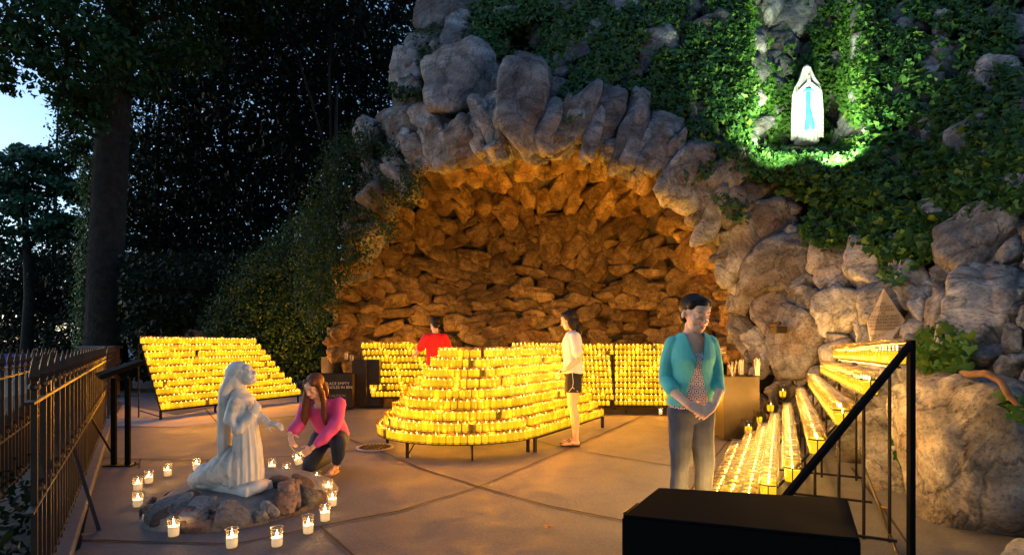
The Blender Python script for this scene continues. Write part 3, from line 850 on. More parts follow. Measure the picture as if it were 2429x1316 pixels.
face = [(1095, 205, 175, 140, 78), (960, 298, 105, 95, 60), (969, 180, 75, 110, 15), (1087, 98, 80, 85, 35), (1060, 32, 125, 120, 20), (868, 312, 42, 70, 20), (1176, 192, 52, 55, 40), (1165, 112, 80, 50, 85),
        (1205, 60, 90, 60, 80), (1000, 120, 70, 80, 20), (1480, 180, 66, 38, 90), (1356, 123, 80, 66, 80), (1140, 30, 90, 80, 30), (1050, -60, 140, 120, 20), (1180, -50, 130, 110, 60),
        (1873, 450, 142, 80, 88), (1820, 537, 158, 108, 80), (1852, 622, 178, 124, 84), (1755, 590, 90, 175, 12), (1974, 604, 112, 108, 20), (2065, 628, 118, 104, 10), (1960, 540, 100, 80, 70),
        (2330, 575, 240, 165, 75), (2355, 735, 200, 230, 10), (1838, 745, 120, 98, 85), (1916, 724, 64, 86, 5), (1990, 738, 116, 104, 70), (1890, 830, 150, 165, 20), (1803, 826, 72, 90, -20),
        (1765, 700, 70, 90, 20), (1770, 800, 60, 120, -30), (2112, 962, 128, 185, 8), (2140, 1090, 150, 210, -12), (2045, 1050, 96, 120, 0), (2050, 890, 110, 90, 30), (2000, 860, 90, 110, -20), (2015, 970, 70, 110, -10),
        (2180, 870, 100, 110, 20), (2100, 720, 130, 110, 80), (2170, 690, 90, 90, 20), (2240, 760, 90, 140, 10), (2160, 620, 100, 80, 80), (2250, 500, 120, 100, 70), (2429, 480, 110, 120, 0), (2060, 540, 90, 70, 80),
        (1879, 42, 120, 100, 80), (1857, 117, 100, 58, 88), (1862, 170, 90, 60, 80), (1793, 122, 46, 80, 5), (1974, 128, 50, 42, 60), (1958, 32, 60, 72, 10), (1930, 205, 70, 70, 40), (1850, 240, 90, 80, 20), 
        (2097, 128, 60, 36, 88), (2230, 150, 110, 96, 60), (2187, 300, 90, 80, 70), (1640, 180, 120, 80, 80), (1560, 110, 110, 90, 80), (1440, 90, 100, 80, 80), (1700, 90, 100, 90, 60), (1700, 250, 90, 70, 80),
        (1630, 280, 100, 60, 80), (2110, 420, 120, 90, 80), (2000, 420, 100, 70, 80), (2300, 350, 110, 100, 60), (2350, 200, 110, 110, 40), (2130, 220, 90, 80, 60), (1600, 20, 110, 90, 70), (1480, 10, 100, 80, 80), (1360, 30, 100, 80, 60)]
for i, (x, y, w, h, a) in enumerate(face):
    if a > 45: w, h = h, w
    big = w * h > 25000
    boulder('boulder', M['rock'], x, y, w * 1.2, h * 1.2, a, 200 + i, off=0.0, planes=10, sharp=22, hi=big, crag=0.09, thick=0.34 * min(w, h))
b_ = boulder('boulder', M['rock_pale'], 2350, 1130, 330, 520, -4, 431, off=0.0, hi=True, Y=3.85, planes=9, sharp=12, thick=150, rough=0.03)
b_['label'] = 'huge rounded boulder at the near right corner'
boulder('boulder', M['rock'], 2440, 1330, 100, 110, 30, 433, Y=3.15)
boulder('boulder', M['rock'], 2300, 860, 120, 90, 70, 434, Y=5.0)
# filler stones on the facade
def merged(name, lst, mat_, hi=False):
    vs, fs, var = [], [], []; b0 = 0
    for v, sd in lst:
        vs.append(v); fs.append((ICO3_F if len(v) == len(ICO3_V) else ICO_F) + b0); b0 += len(v); var.append(np.full(len(v), (sd * 0.6180339) % 1.0))
    o = mesh_obj(name, np.vstack(vs) - np.array(GO), np.vstack(fs), mat_, grotto)
    fattr(o, 'var', np.concatenate(var)); return o
_bm = bmesh.new(); bmesh.ops.create_icosphere(_bm, subdivisions=3, radius=1)
ICO3_V = np.array([v.co[:] for v in _bm.verts]); ICO3_F = np.array([[v.index for v in f.verts] for f in _bm.faces]); _bm.free()
_I4 = (ICO_V, ICO_F)
def packed(region, n_try, sizefn, seed0, off=0.0, planes=10, sharp=14):
    pts = []; out = []
    for i in range(n_try):
        x, y = region()
        if x is None: continue
        w, h, a = sizefn(x, y)
        ok = True
        for (x2, y2, w2, h2, a2) in pts:
            aa = math.radians((a + a2) / 2); dx, dy = x - x2, y - y2
            u = dx * math.cos(aa) + dy * math.sin(aa); v = -dx * math.sin(aa) + dy * math.cos(aa)
            if (u / (0.43 * (w + w2))) ** 2 + (v / (0.43 * (h + h2))) ** 2 < 1: ok = False; break
        if ok: pts.append((x, y, w, h, a))
    return pts
global_v = ICO_V
def rocks_at(pts, seed0, off, planes=10, sharp=14, grow=1.16):
    global ICO_V
    sv = ICO_V; out = []
    for i, (x, y, w, h, a) in enumerate(pts):
        v = place_rock(x, y, w * grow, h * grow, a, seed0 + i, off=off, planes=planes, sharp=sharp, rough=0.06, crag=0.10)
        out.append((v, seed0 + i))
    ICO_V = sv
    return out
random.seed(11)
def reg_face():
    x, y = random.uniform(800, 2560), random.uniform(-250, 1250)
    d, i = seg_dist(np.array([x]), np.array([y]), OPEN)
    if i[0] or d[0] < 10 or x < sil(y) + 20 or (x > 2120 and y > 900) or (1840 < x < 1990 and 250 < y < 375) or P(x, y, float(DF(x, y))).z < 0.05: return None, None
    return x, y
fp = packed(reg_face, 5200, lambda x, y: (random.uniform(38, 62), random.uniform(50, 90), random.uniform(40, 120)), 0)
merged('filler_stones', rocks_at(fp, 1000, -0.03), M['rock'])
# vault stones: flatter and level low down, fanning near the lip
def reg_in():
    x, y = random.uniform(805, 1790), random.uniform(345, 960)
    d, i = seg_dist(np.array([x]), np.array([y]), OPEN)
    if not i[0] or P(x, y, float(D(x, y))).z < -0.1: return None, None
    return x, y
def size_in(x, y):
    t = min(1, max(0, (y - 480) / 220))
    fan = math.degrees(math.atan2(x - 1260, 700 - min(y, 560)))
    if random.random() < t: return random.uniform(20, 34), random.uniform(40, 82), 90 + random.uniform(-24, 24)
    return random.uniform(28, 50), random.uniform(44, 84), max(-75, min(75, fan)) + random.uniform(-25, 25)
vp = packed(reg_in, 12000, size_in, 0)
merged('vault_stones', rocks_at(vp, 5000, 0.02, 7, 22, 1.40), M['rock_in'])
print('stones', len(fp), len(vp))

# ------------------------------------------------ ivy
LEAF = np.array([(0, -0.1, 0), (0.42, -0.28, 0.05), (0.5, 0.12, -0.02), (0.28, 0.28, 0.04), (0.0, 0.75, -0.06), (-0.28, 0.28, 0.04), (-0.5, 0.12, -0.02), (-0.42, -0.28, 0.05), (0, 0.12, 0.07)])
LEAF_F = np.array([(8, 0, 1), (8, 1, 2), (8, 2, 3), (8, 3, 4), (8, 4, 5), (8, 5, 6), (8, 6, 7), (8, 7, 0)])
LEAF5 = np.array([(0, -0.5, 0), (0.32, 0.0, 0.08), (0, 0.6, -0.04), (-0.32, 0.0, 0.08), ])
LEAF5_F = np.array([(0, 1, 2), (0, 2, 3)])
def leaves(name, pos, nrm, size, mat_, parent=None, simple=False, var=None, droop=0.6, spread=0.55):
    n = len(pos); L, LF = (LEAF5, LEAF5_F) if simple else (LEAF, LEAF_F)
    nr = nrm + rng.normal(size=(n, 3)) * spread; nr /= np.linalg.norm(nr, axis=1)[:, None]
    dn = np.tile(np.array([0, 0, -1.0]), (n, 1)) * droop + rng.normal(size=(n, 3)) * 0.5
    t = dn - nr * (dn * nr).sum(1)[:, None]; t /= np.linalg.norm(t, axis=1)[:, None]
    s_ = np.cross(t, nr)
    sz = size * rng.uniform(0.6, 1.3, n)
    v = pos[:, None, :] + (L[None, :, :1] * s_[:, None] + L[None, :, 1:2] * t[:, None] + L[None, :, 2:] * nr[:, None]) * sz[:, None, None]
    f = LF[None] + (np.arange(n) * len(L))[:, None, None]
    o = mesh_obj(name, v.reshape(-1, 3), f.reshape(-1, 3), mat_, parent, smooth=False)
    fattr(o, 'var', np.repeat(np.clip(rng.normal(0.35 if var is None else float(var), 0.25, n), 0, 1), len(L)))
    return o
def in_poly(x, y, poly):
    _, i = seg_dist(x, y, np.array(poly, float)); return i
def clump(x, y, seed, sc=45):
    r = np.random.default_rng(seed); v = np.zeros_like(x)
    for k in range(7):
        a = r.uniform(0, 6.28); f_ = r.uniform(0.5, 2.2) / sc
        v += np.sin((x * math.cos(a) + y * math.sin(a)) * f_ * 2 + r.uniform(0, 6.28))
    return v / 7
def ivy(poly, n, size, label, seed, mat_='ivy', thresh=-0.15, depth=(0.06, 0.3), simple=False, holes=(), var=None, feather=0):
    P_ = np.array(poly, float); x = rng.uniform(P_[:, 0].min(), P_[:, 0].max(), n); y = rng.uniform(P_[:, 1].min(), P_[:, 1].max(), n)
    k = in_poly(x, y, poly) & (clump(x, y, seed) > thresh)
    for (hx, hy, hw, hh) in holes: k &= (((x - hx) / hw) ** 2 + ((y - hy) / hh) ** 2 > 1) | (rng.uniform(size=n) < 0.06)
    x, y = x[k], y[k]; jx = rng.normal(0, 9, len(x)); jy = np.abs(rng.normal(0, 9, len(x))); x = x + jx; y = y + jy; dep = D(x, y) - 0.05 - rng.uniform(*depth, len(x)) - 0.10 * (clump(x, y, seed + 9, 25) + 0.5)
    pos = np.stack([(x - CX) / F * dep, dep, CH - (y - HY) / F * dep], -1)
    nm = np.tile(np.array([0, -0.8, 0.45]), (len(x), 1))
    o = leaves('ivy', pos, nm, size, M[mat_], simple=simple, var=var)
    return tag(o, label, 'ivy')
niche_h = [(1880, 40, 50, 50), (1855, 120, 55, 34), (1912, 270, 30, 70), (1795, 125, 16, 30), (1975, 128, 20, 18), (1860, 170, 34, 20)]
ivy([(1100, -60), (1770, -60), (1775, 350), (1690, 345), (1600, 318), (1545, 240), (1480, 190), (1400, 190), (1340, 215), (1325, 150), (1210, 150), (1150, 90), (1110, 20)], 26000, 0.115,
    'dark ivy mat above the arch, left of the lit niche', 3, thresh=-0.28, holes=[(1356, 123, 34, 26), (1480, 178, 30, 16), (1600, 90, 40, 22), (1250, 95, 42, 30), (1655, 250, 24, 34)])
ivy([(1745, -60), (2075, -60), (2060, 350), (1990, 400), (1770, 400), (1725, 330)], 15000, 0.11, 'bright floodlit ivy lining the niche round the standing statue', 5, mat_='ivy_floodlit', thresh=-0.2, holes=niche_h)
ivy([(1690, 335), (1790, 340), (2080, 345), (2110, 470), (1950, 440), (1850, 420), (1760, 400)], 8500, 0.10, 'dense ivy spilling over the ledge beneath the standing statue', 7, thresh=-0.9, depth=(0.1, 0.5))
ivy([(2055, -60), (2390, -60), (2440, 480), (2330, 500), (2240, 540), (2170, 640), (2110, 660), (2080, 590), (2020, 560), (1945, 585), (1900, 540), (1945, 470), (1860, 440), (1900, 400), (2060, 360)], 30000, 0.115,
    'broad dark green ivy mass on the rocks right of the niche', 9, thresh=-0.22, holes=[(2230, 145, 50, 45), (2097, 128, 28, 16), (2187, 298, 34, 36)], var=None)
ivy([(1330, 205), (1350, 190), (1362, 260), (1350, 295)], 260, 0.08, 'thin ivy strand hanging down beside the tall keystone', 2, thresh=-1)
ivy([(1630, 400), (1740, 350), (1780, 365), (1700, 400), (1640, 425)], 900, 0.08, 'ivy runner trailing left over the arch stones', 4, thresh=-0.4)
ivy([(1690, 455), (1780, 455), (1760, 520), (1720, 500)], 420, 0.08, 'small ivy tuft on the right arch shoulder', 4, thresh=-0.3)
ivy([(930, 190), (1010, 205), (1060, 225), (1075, 240), (1030, 260), (960, 250), (915, 250)], 1300, 0.07, 'ivy sprigs across the pale upper-left boulders', 12, 'ivy_small', 0.0)
ivy([(985, 70), (1060, 40), (1110, 30), (1130, 90), (1060, 80), (1050, 130), (1000, 150), (980, 120)], 1800, 0.07, 'yellowish ivy patch near the top left of the rocks', 14, 'ivy_small', -0.3, var=np.float64(0.8))
ivy([(2185, 790), (2240, 755), (2300, 800), (2290, 880), (2230, 890), (2175, 860)], 900, 0.085, 'bright cluster of broad leaves growing by the handrail top', 21, thresh=-0.6, depth=(0.1, 0.5), var=np.float64(0.6))
ivy([(2370, 930), (2429, 940), (2429, 975), (2380, 970)], 60, 0.09, 'leafy tendril lying over the huge near boulder', 25, thresh=-1, depth=(0.35, 0.5), var=np.float64(0.5))
ivy([(2120, 1030), (2150, 1020), (2160, 1080), (2125, 1080)], 60, 0.08, 'few leaves low on the rocks behind the handrail', 26, thresh=-1, depth=(0.3, 0.5))
# left curtain of small-leaved creeper
def small_cloud(name, poly, n, dep0, dep1, size, label, mat_, seed, thresh=-0.5, cat='shrub'):
    P_ = np.array(poly, float); x = rng.uniform(P_[:, 0].min(), P_[:, 0].max(), n); y = rng.uniform(P_[:, 1].min(), P_[:, 1].max(), n)
    k = in_poly(x, y, poly) & (clump(x, y, seed, 30) > thresh); x, y = x[k], y[k]; x = x + rng.normal(0, 14, len(x)); y = y + rng.normal(0, 12, len(x))
    u = rng.uniform(size=len(x)); dep = dep0(x, y) + u * dep1 - 0.3 * clump(x, y, seed + 3, 28)
    pos = np.stack([(x - CX) / F * dep, dep, CH - (y - HY) / F * dep], -1)
    pos = pos[pos[:, 2] > 0.02]
    o = leaves(name, pos, np.tile(np.array([0, -0.7, 0.6]), (len(pos), 1)), size, M[mat_], simple=True, spread=0.7)
    return tag(o, label, cat)
cur = [(790, 340), (850, 300), (905, 325), (945, 350), (985, 400), (1000, 440), (975, 500), (955, 450), (930, 500), (935, 560), (915, 580), (895, 520), (870, 560), (875, 630), (850, 600), (825, 660), (800, 700), (775, 780), (735, 790), (700, 700), (720, 500)]
small_cloud('creeper', cur, 26000, lambda x, y: np.minimum(DF(x, y), 10.6) - 0.45, 0.5, 0.06, 'feathery green creeper curtain draping the left side of the arch', 'ivy_small', 31, -0.35, 'ivy')
bush = [(560, 640), (660, 560), (720, 500), (775, 520), (790, 640), (770, 740), (765, 850), (760, 870), (735, 880), (700, 900), (640, 900), (600, 860), (500, 820), (480, 760)]
small_cloud('bush', bush, 30000, lambda x, y: 12.3 + 0 * x, 1.2, 0.075, 'dense leafy bush between the left rack and the grotto', 'ivy_small', 33, -0.6, 'bush')
# woody vine on the big boulder
vn = MB(); vn.tube([P(2270, 880, 4.3), P(2300, 888, 3.75), P(2340, 885, 3.5), P(2375, 905, 3.4), P(2395, 940, 3.3), P(2420, 965, 3.25), P(2450, 985, 3.2)], [0.02, 0.026, 0.024, 0.022, 0.02, 0.018, 0.015], 8)
tag(vn.build('vine', M['stem'], smooth=True), 'thick twisted brown vine lying across the huge near boulder', 'vine')
# ------------------------------------------------ woodland
def crown_leaves(name, clumps, n_per_m2, size, mat_, parent, seed, label=None):
    """leaf clumps: ellipsoids (centre, radii) filled toward their shell, in several twig-sized tufts"""
    r = np.random.default_rng(seed); pos = []; nr = []
    for (c, R, k) in clumps:
        nt_ = max(6, int(k / 26))
        d = r.normal(size=(nt_, 3)); d /= np.linalg.norm(d, axis=1)[:, None]
        tc = d * (r.uniform(0.25, 1, (nt_, 1)) ** 0.5) * np.array(R)
        w = r.integers(0, nt_, k)
        p = tc[w] + r.normal(size=(k, 3)) * np.array(R) * np.array([0.16, 0.16, 0.08])
        pos.append(p + np.array(c)); nn_ = p / np.array(R); nr.append(nn_ / (np.linalg.norm(nn_, axis=1)[:, None] + 1e-6) * 0.5 + np.array([0, -0.3, 0.6]))
    pos = np.vstack(pos); nr = np.vstack(nr)
    o = leaves(name, pos, nr, size, mat_, parent, simple=True, spread=0.6)
    return o
def tree(base, pts, radii, clumps, size, leafm, label, seed, limbs=(), cat='tree', group=None, bark='bark'):
    root = empty('tree', base, label, cat, group)
    o = root.location.copy()
    b = MB(); b.tube([Vector(p) - o for p in pts], radii, 14)
    r = random.Random(seed)
    for (a, c, ra, rb) in limbs:
        a, c = Vector(a) - o, Vector(c) - o; m_ = a.lerp(c, 0.5) + Vector((r.uniform(-.2, .2), r.uniform(-.2, .2), r.uniform(0, .4)))
        b.tube([a, m_, c], [ra, (ra + rb) / 2, rb], 7)
    b.build('trunk', M[bark], root, True)
    cl = [((Vector(c) - o)[:], R, k) for c, R, k in clumps]
    crown_leaves('crown', cl, 0, size, M[leafm], root, seed)
    return root
GRP = 'dark trees of the wood beyond the fence'
# big plane tree by the fence
Y = 15.0
tb_ = P(250, 905, Y); 
pts = [P(246, 925, Y), P(250, 800, Y), P(252, 600, Y), P(262, 400, Y), P(275, 200, Y), P(285, 60, Y), P(300, -120, Y), P(320, -400, Y)]
cl = []
def C(px, py, Yd, rx, ry, rz, k): cl.append((P(px, py, Yd), (rx, ry, rz), k))
C(60, 40, 13, 2.0, 1.6, 1.2, 1900); C(160, 130, 13, 1.6, 1.5, 1.1, 1500); C(10, 120, 12.5, .8, 1.0, .7, 600); C(110, 60, 14, 2.0, 1.5, 1.4, 1400); C(15, 195, 12.5, .5, .6, .2, 130); C(185, 205, 13, .6, .9, .5, 500)
C(205, 265, 13, .5, .7, .5, 420); C(400, 60, 15, 1.6, 2, 1.2, 1800); C(330, 160, 15, 1.0, 1, .8, 900); C(200, 30, 16, 2, 2, 1.5, 1400); C(290, -120, 15, 4.5, 3, 1.5, 5200); C(60, -90, 13, 3.0, 2, 1.0, 2400); C(500, -60, 15, 2.5, 2, 1.5, 3600)
C(220, 300, 15.5, .9, 1, 1.5, 1500); C(215, 200, 15.5, .7, 1, 1.2, 900)
limbs = [(P(280, 150, Y), P(160, 60, 13.5), .14, .04), (P(285, 100, Y), P(400, 40, 15), .12, .04), (P(270, 260, Y), P(190, 210, 14), .08, .03), (P(290, 20, Y), P(60, -60, 13.5), .12, .04), (P(165, 70, 13.5), P(40, 120, 12.6), .05, .02), (P(160, 60, 13.5), P(130, 270, 13), .04, .012)]
big = tree(P(246, 912, Y), pts, [0.68, 0.50, 0.44, 0.42, 0.39, 0.36, 0.33, 0.25], cl, 0.16, 'leaf_green', 'huge old tree with thick mottled trunk rising beside the iron fence', 51, limbs)
# ivy up its left side
zz = rng.uniform(0.2, 6.5, 2600); 
px_ = np.array([P(252, 600, Y).x] * 2600) - 0.36 - 0.02 * zz * 0 + rng.normal(0, 0.10, 2600) - (6.5 - zz) * 0.035
o = leaves('ivy', np.stack([px_, Y - 0.25 + rng.normal(0, .12, 2600), zz], -1), np.tile([-.4, -.8, .3], (2600, 1)), 0.085, M['ivy'], simple=True)
tag(o, 'ivy climbing the left side of the huge tree trunk', 'ivy')
# feathery lighter tree, far left
cl = []
for (x, y, r_, k) in [(60, 400, 1.5, 1500), (20, 470, 1.4, 1500), (110, 430, 1.2, 1200), (140, 385, .7, 500), (70, 520, 1.8, 1500), (0, 560, 1.5, 1200), (130, 540, 1.2, 900), (50, 360, .6, 300), (100, 365, .7, 400), (-60, 430, 2, 1400), (190, 460, 1, 900)]:
    C(x, y, 24, r_, r_, r_ * .55, k)
tree(P(60, 905, 24), [P(60, 885, 24), P(70, 700, 24), P(60, 520, 24), P(60, 400, 24)], [.25, .2, .12, .04], cl, 0.22, 'leaf_mid', 'pale feathery tree against the open sky at far left', 52,
     [(P(70, 650, 24), P(0, 520, 24), .08, .02), (P(66, 600, 24), P(130, 450, 24), .08, .02)])
# the dark wood behind
wood = [(360, 20.0, [(360, 250, 2.2), (420, 400, 2.2), (340, 480, 2.2), (300, 600, 2.0), (400, 620, 2.4), (440, 180, 1.9)], 'dark tree immediately right of the huge trunk, leaves hanging low'),
        (520, 22.0, [(540, 160, 2.4), (500, 330, 2.6), (580, 460, 2.6), (520, 600, 2.8), (600, 260, 2.4), (470, 720, 2.3)], 'black leafy tree in the middle of the wood'),
        (680, 19.0, [(700, 90, 2.6), (660, 260, 2.6), (740, 380, 2.4), (680, 520, 2.6), (620, 640, 2.2), (760, 220, 2.2)], 'dark tall tree nearest the grotto arch, filling the gap'),
        (850, 21.0, [(880, 60, 2.8), (830, 220, 2.8), (920, 160, 2.2), (800, 360, 2.6), (960, 40, 2.6), (860, 480, 2.4)], 'dark tree rising behind the upper left grotto rocks'),
        (120, 30.0, [(60, 640, 3.2), (150, 660, 2.8), (20, 720, 3.0), (180, 600, 2.4), (120, 760, 3.0), (220, 720, 2.6), (240, 520, 2.4)], 'low dark tree far off behind the rows of seats'),
        (600, 30.0, [(400, 80, 3.4), (560, 40, 3.6), (700, -40, 3.6), (460, 500, 3.6), (620, 560, 3.6), (760, 560, 3.4), (330, 330, 3.0), (420, 760, 3.2), (560, 740, 3.4)], 'farthest dark tree showing between the trunks of the wood'),
        (780, 16.5, [(640, -60, 2.8), (800, -100, 3.0), (980, -140, 3.0), (560, 40, 1.6), (760, 620, 1.6), (700, 720, 1.6)], 'overhanging dark tree at the top centre of the wood'),
        (330, 26.0, [(250, 330, 2.6), (240, 440, 1.4), (300, 420, 2.6), (240, 650, 2.6), (330, 700, 2.8), (190, 800, 2.2), (290, 790, 2.6), (390, 520, 2.8)], 'middle-distance tree partly hidden by the huge trunk'),
        (455, 24.0, [(430, 240, 2.6), (380, 130, 2.2), (480, 420, 2.8), (560, 380, 2.8), (660, 400, 2.8), (640, 160, 2.8), (760, 460, 2.8), (800, 150, 2.6), (850, 300, 2.8), (480, 640, 2.8), (660, 720, 2.6)], 'broad black tree deep in the wood between the nearer ones')]
for i, (x, Yd, cs, lab) in enumerate(wood):
    cl = []
    for (a, b2, R) in cs:
        C(a, b2, Yd + random.uniform(-1, 1), R * random.uniform(.9, 1.15), R * .8, R * .85, int(400 * R * R * 0.85))
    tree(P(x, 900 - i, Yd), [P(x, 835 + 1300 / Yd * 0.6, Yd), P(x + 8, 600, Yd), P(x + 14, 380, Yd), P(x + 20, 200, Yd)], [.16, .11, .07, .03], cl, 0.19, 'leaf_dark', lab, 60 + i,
         [(P(x + 8, 450, Yd), P(cs[1][0], cs[1][1], Yd), .05, .015), (P(x + 12, 420, Yd), P(cs[0][0], cs[0][1], Yd), .05, .015)])
# undergrowth and far-off treeline
def mass(name, n, x0, x1, y0, y1, d0, d1, size, m_, lab, cat):
    x = rng.uniform(x0, x1, n); y = y0 + (y1 - y0) * rng.uniform(size=n) ** 0.8; d = rng.uniform(d0, d1, n)
    y = np.minimum(y, HY + F * (CH - 0.03) / d)
    k = clump(x, y, 77, 60) > -0.45; x, y, d = x[k], y[k], d[k]
    pos = np.stack([(x - CX) / F * d, d, CH - (y - HY) / F * d], -1)
    o = leaves(name, pos, np.tile([0, -.6, .6], (len(pos), 1)), size, M[m_], simple=True)
    tag(o, lab, cat, kind='stuff')
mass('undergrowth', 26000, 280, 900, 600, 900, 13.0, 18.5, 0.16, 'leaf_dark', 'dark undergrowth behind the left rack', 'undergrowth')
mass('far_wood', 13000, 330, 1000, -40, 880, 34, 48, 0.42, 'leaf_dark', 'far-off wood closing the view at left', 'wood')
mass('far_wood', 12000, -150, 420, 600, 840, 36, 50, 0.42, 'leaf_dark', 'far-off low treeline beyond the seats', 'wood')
# tree at the far right above the rocks
cl = []
for (x, y, r_, k) in [(2360, 40, 1.2, 1100), (2410, 150, .9, 600), (2380, 260, .9, 600), (2425, 330, .9, 600), (2300, -20, 1.6, 1500), (2440, 30, 1.0, 700), (2400, 420, 1.0, 900), (2340, 150, .9, 700)]:
    C(x, y, 12.5, r_, r_, r_, k)
tree(P(2380, 500, 12.5) - Vector((0, 0, P(2380, 500, 12.5).z)), [P(2380, 920, 12.5), P(2385, 500, 12.5), P(2370, 200, 12.5), P(2340, -80, 12.5)], [.2, .15, .1, .05], cl, 0.13, 'leaf_mid', 'tree behind the rocks at the top right corner', 91)

# ------------------------------------------------ iron fence
def fence(off, a0, a1, label):
    nrm = Vector((-FD.y, FD.x, 0)); o0 = F0 + nrm * off + FD * a0
    root = empty('iron_fence', o0, label, 'fence')
    L = a1 - a0
    ups = Matrix((Vector((FD.y, -FD.x, 0)), FD, Vector((0, 0, 1)))).transposed()
    b = MB()
    for z, w, t in ((1.03, 0.036, 0.014), (0.53, 0.03, 0.012), (0.12, 0.03, 0.012)):
        b.box(FD * L / 2 + Vector((0, 0, z)), (w, L, t), rot=ups)
    b.build('rails', M['rail_iron'], root)
    n = int(L / 0.30)
    def picket(b, p, z1, full):
        b.box(p + Vector((0, 0, (0.07 + z1) / 2)), (0.024, 0.024, z1 - 0.07), rot=ups)
        b.lathe([(0.014, 0), (0.024, 0.008), (0.024, 0.024), (0.014, 0.032)], 8, c=p + Vector((0, 0, z1 - 0.05)))
        b.lathe([(0.012, 0.0), (0.029, 0.035), (0.024, 0.06), (0.0, 0.155)], 4, c=p + Vector((0, 0, z1 - 0.02)))
    for i in range(n):
        p = FD * (L * (i + 0.5) / n)
        if n <= 110 or True:
            b = MB(); picket(b, p, 1.13, True)
            b.build('picket', M['rail_iron'], root) if i < 48 else None
            if i >= 48:
                if i == 48: rest = MB()
                picket(rest, p, 1.13, True)
        if i < 48:
            b = MB(); picket(b, p + FD * 0.15, 0.62, False); b.build('short_picket', M['rail_iron'], root)
        else: picket(rest, p + FD * 0.15, 0.62, False)
    if n > 48: tag(rest.build('far_pickets', M['rail_iron'], root), kind='stuff')
    return root, nrm, ups
fr_, nrm_, ups_ = fence(0.0, -0.95, 6.3, 'near black iron picket fence with spear tips and gold-lit top rail')
o0 = fr_.location.copy()
for (q1, q2) in ((P(176, 1050, 4.0), G(235, 1257)), (P(226, 925, 5.6), G(266, 1075))):
    t = (q1 - F0).dot(FD); q = F0 + FD * t; q.z = 0.53; b = MB()
    b.box(((q + q2) / 2) - o0, ((q2 - q).length, 0.022, 0.008), rot=(q2 - q).to_track_quat('X', 'Z').to_matrix())
    b.build('brace', M['rail_iron'], fr_)
b = MB()
for t in (0.6, 3.2, 6.0): b.box(FD * t + Vector((0, 0, 0.55)), (0.032, 0.032, 1.1), rot=ups_)
b.build('post', M['rail_iron'], fr_)
fence(0.47, 0.2, 5.2, 'second iron picket fence just outside the near one')
# gate-like far end section
fe, n2, u2 = fence(-0.02, 6.6, 10.3, 'far section of iron picket fence ending beside the left rack')
# planting between the fences
mass2 = rng.uniform(size=(500, 3)); pos = np.array(F0) + np.outer(mass2[:, 0] * 4.2 - 0.9, np.array(FD)) + np.outer(0.1 + mass2[:, 1] * 0.32, np.array(nrm_)) + np.outer(mass2[:, 2] ** 2 * 0.4, np.array([0, 0, 1]))
tag(leaves('ground_cover', pos, np.tile([0.3, -.5, .8], (500, 1)), 0.06, M['leaf_dark'], simple=True), 'low leafy plants between the two fences', 'plants', kind='stuff')
M['petal'] = varied('petal', (0.25, 0.02, 0.04), (0.12, 0.01, 0.08), 10, 0.7)
# low brick wall with candle at the end of the fence
M['brick'] = varied('brick_cap', (0.22, 0.09, 0.04), (0.32, 0.15, 0.08), 6, 0.85, 0.5, 30, 0.01)
w_ = P(238, 826, 13.2); bw = MB(); bw.box((w_.x, w_.y, w_.z / 2), (0.62, 0.5, w_.z), m=0); bw.box((w_.x, w_.y, w_.z + 0.03), (0.72, 0.6, 0.06), m=1)
tag(bw.build('stone_pier', [M['brick'], M['concrete']], bevel=0.01), 'low stone pier with pale cap at the foot of the huge tree', 'pier')
# rows of blue seats beyond the fence
M['blue'] = varied('blue_plastic', (0.01, 0.02, 0.22), (0.012, 0.03, 0.3), 3, 0.4)
M['steel'] = mat('chair_steel', (0.25, 0.3, 0.35), 0.35, 0.9)
M['gravel'] = varied('lawn_and_gravel', (0.06, 0.12, 0.14), (0.09, 0.16, 0.18), 3, 0.95, 0.6, 30, 0.02)
gv = [G(-300, 1000), G(150, 915), G(330, 850), G(330, 838), G(-300, 838)]
tag(mesh_obj('gravel_court', [(p.x, p.y, -0.012) for p in gv], [(0, 1, 2, 3, 4)], M['gravel'], smooth=False), kind='structure')
def seat_mesh():
    res = []
    b = MB(); b.box((0, 0, 0.44), (0.44, 0.42, 0.03)); res.append(('seat', b, 'blue'))
    b = MB(); b.box((0, 0.2, 0.68), (0.44, 0.03, 0.34)); res.append(('backrest', b, 'blue'))
    b = MB()
    for x in (-.21, .21):
        for y in (-.19, .19): b.tube([(x, y, 0), (x, y, 0.44)], 0.012, 5)
    for x in (-.21, .21): b.tube([(x, .19, .44), (x, .22, .86)], 0.012, 5)
    res.append(('legs', b, 'steel'))
    out = []
    for nm, b, mm in res:
        me = bpy.data.meshes.new(nm); me.from_pydata(b.v, [], b.f); me.materials.append(M[mm]); me.update(); out.append((nm, me))
    return out
sm = seat_mesh()
for r_ in range(3):
    yv = [18.5, 21.0, 24.0][r_]
    for k in range([9, 9, 8][r_]):
        x = P(-40 + k * [24, 21, 19][r_] , 850, yv).x + r_ * 0.1
        s_ = empty('chair', (x, yv, 0), 'blue chair in the %s row beyond the fence, %s from the left' % (['nearest', 'middle', 'farthest'][r_], WORD[k]), 'chair', 'blue chairs in rows beyond the fence', rz=random.uniform(-.1, .1) + math.pi)
        for nm, me in sm: link(bpy.data.objects.new(nm, me), s_)

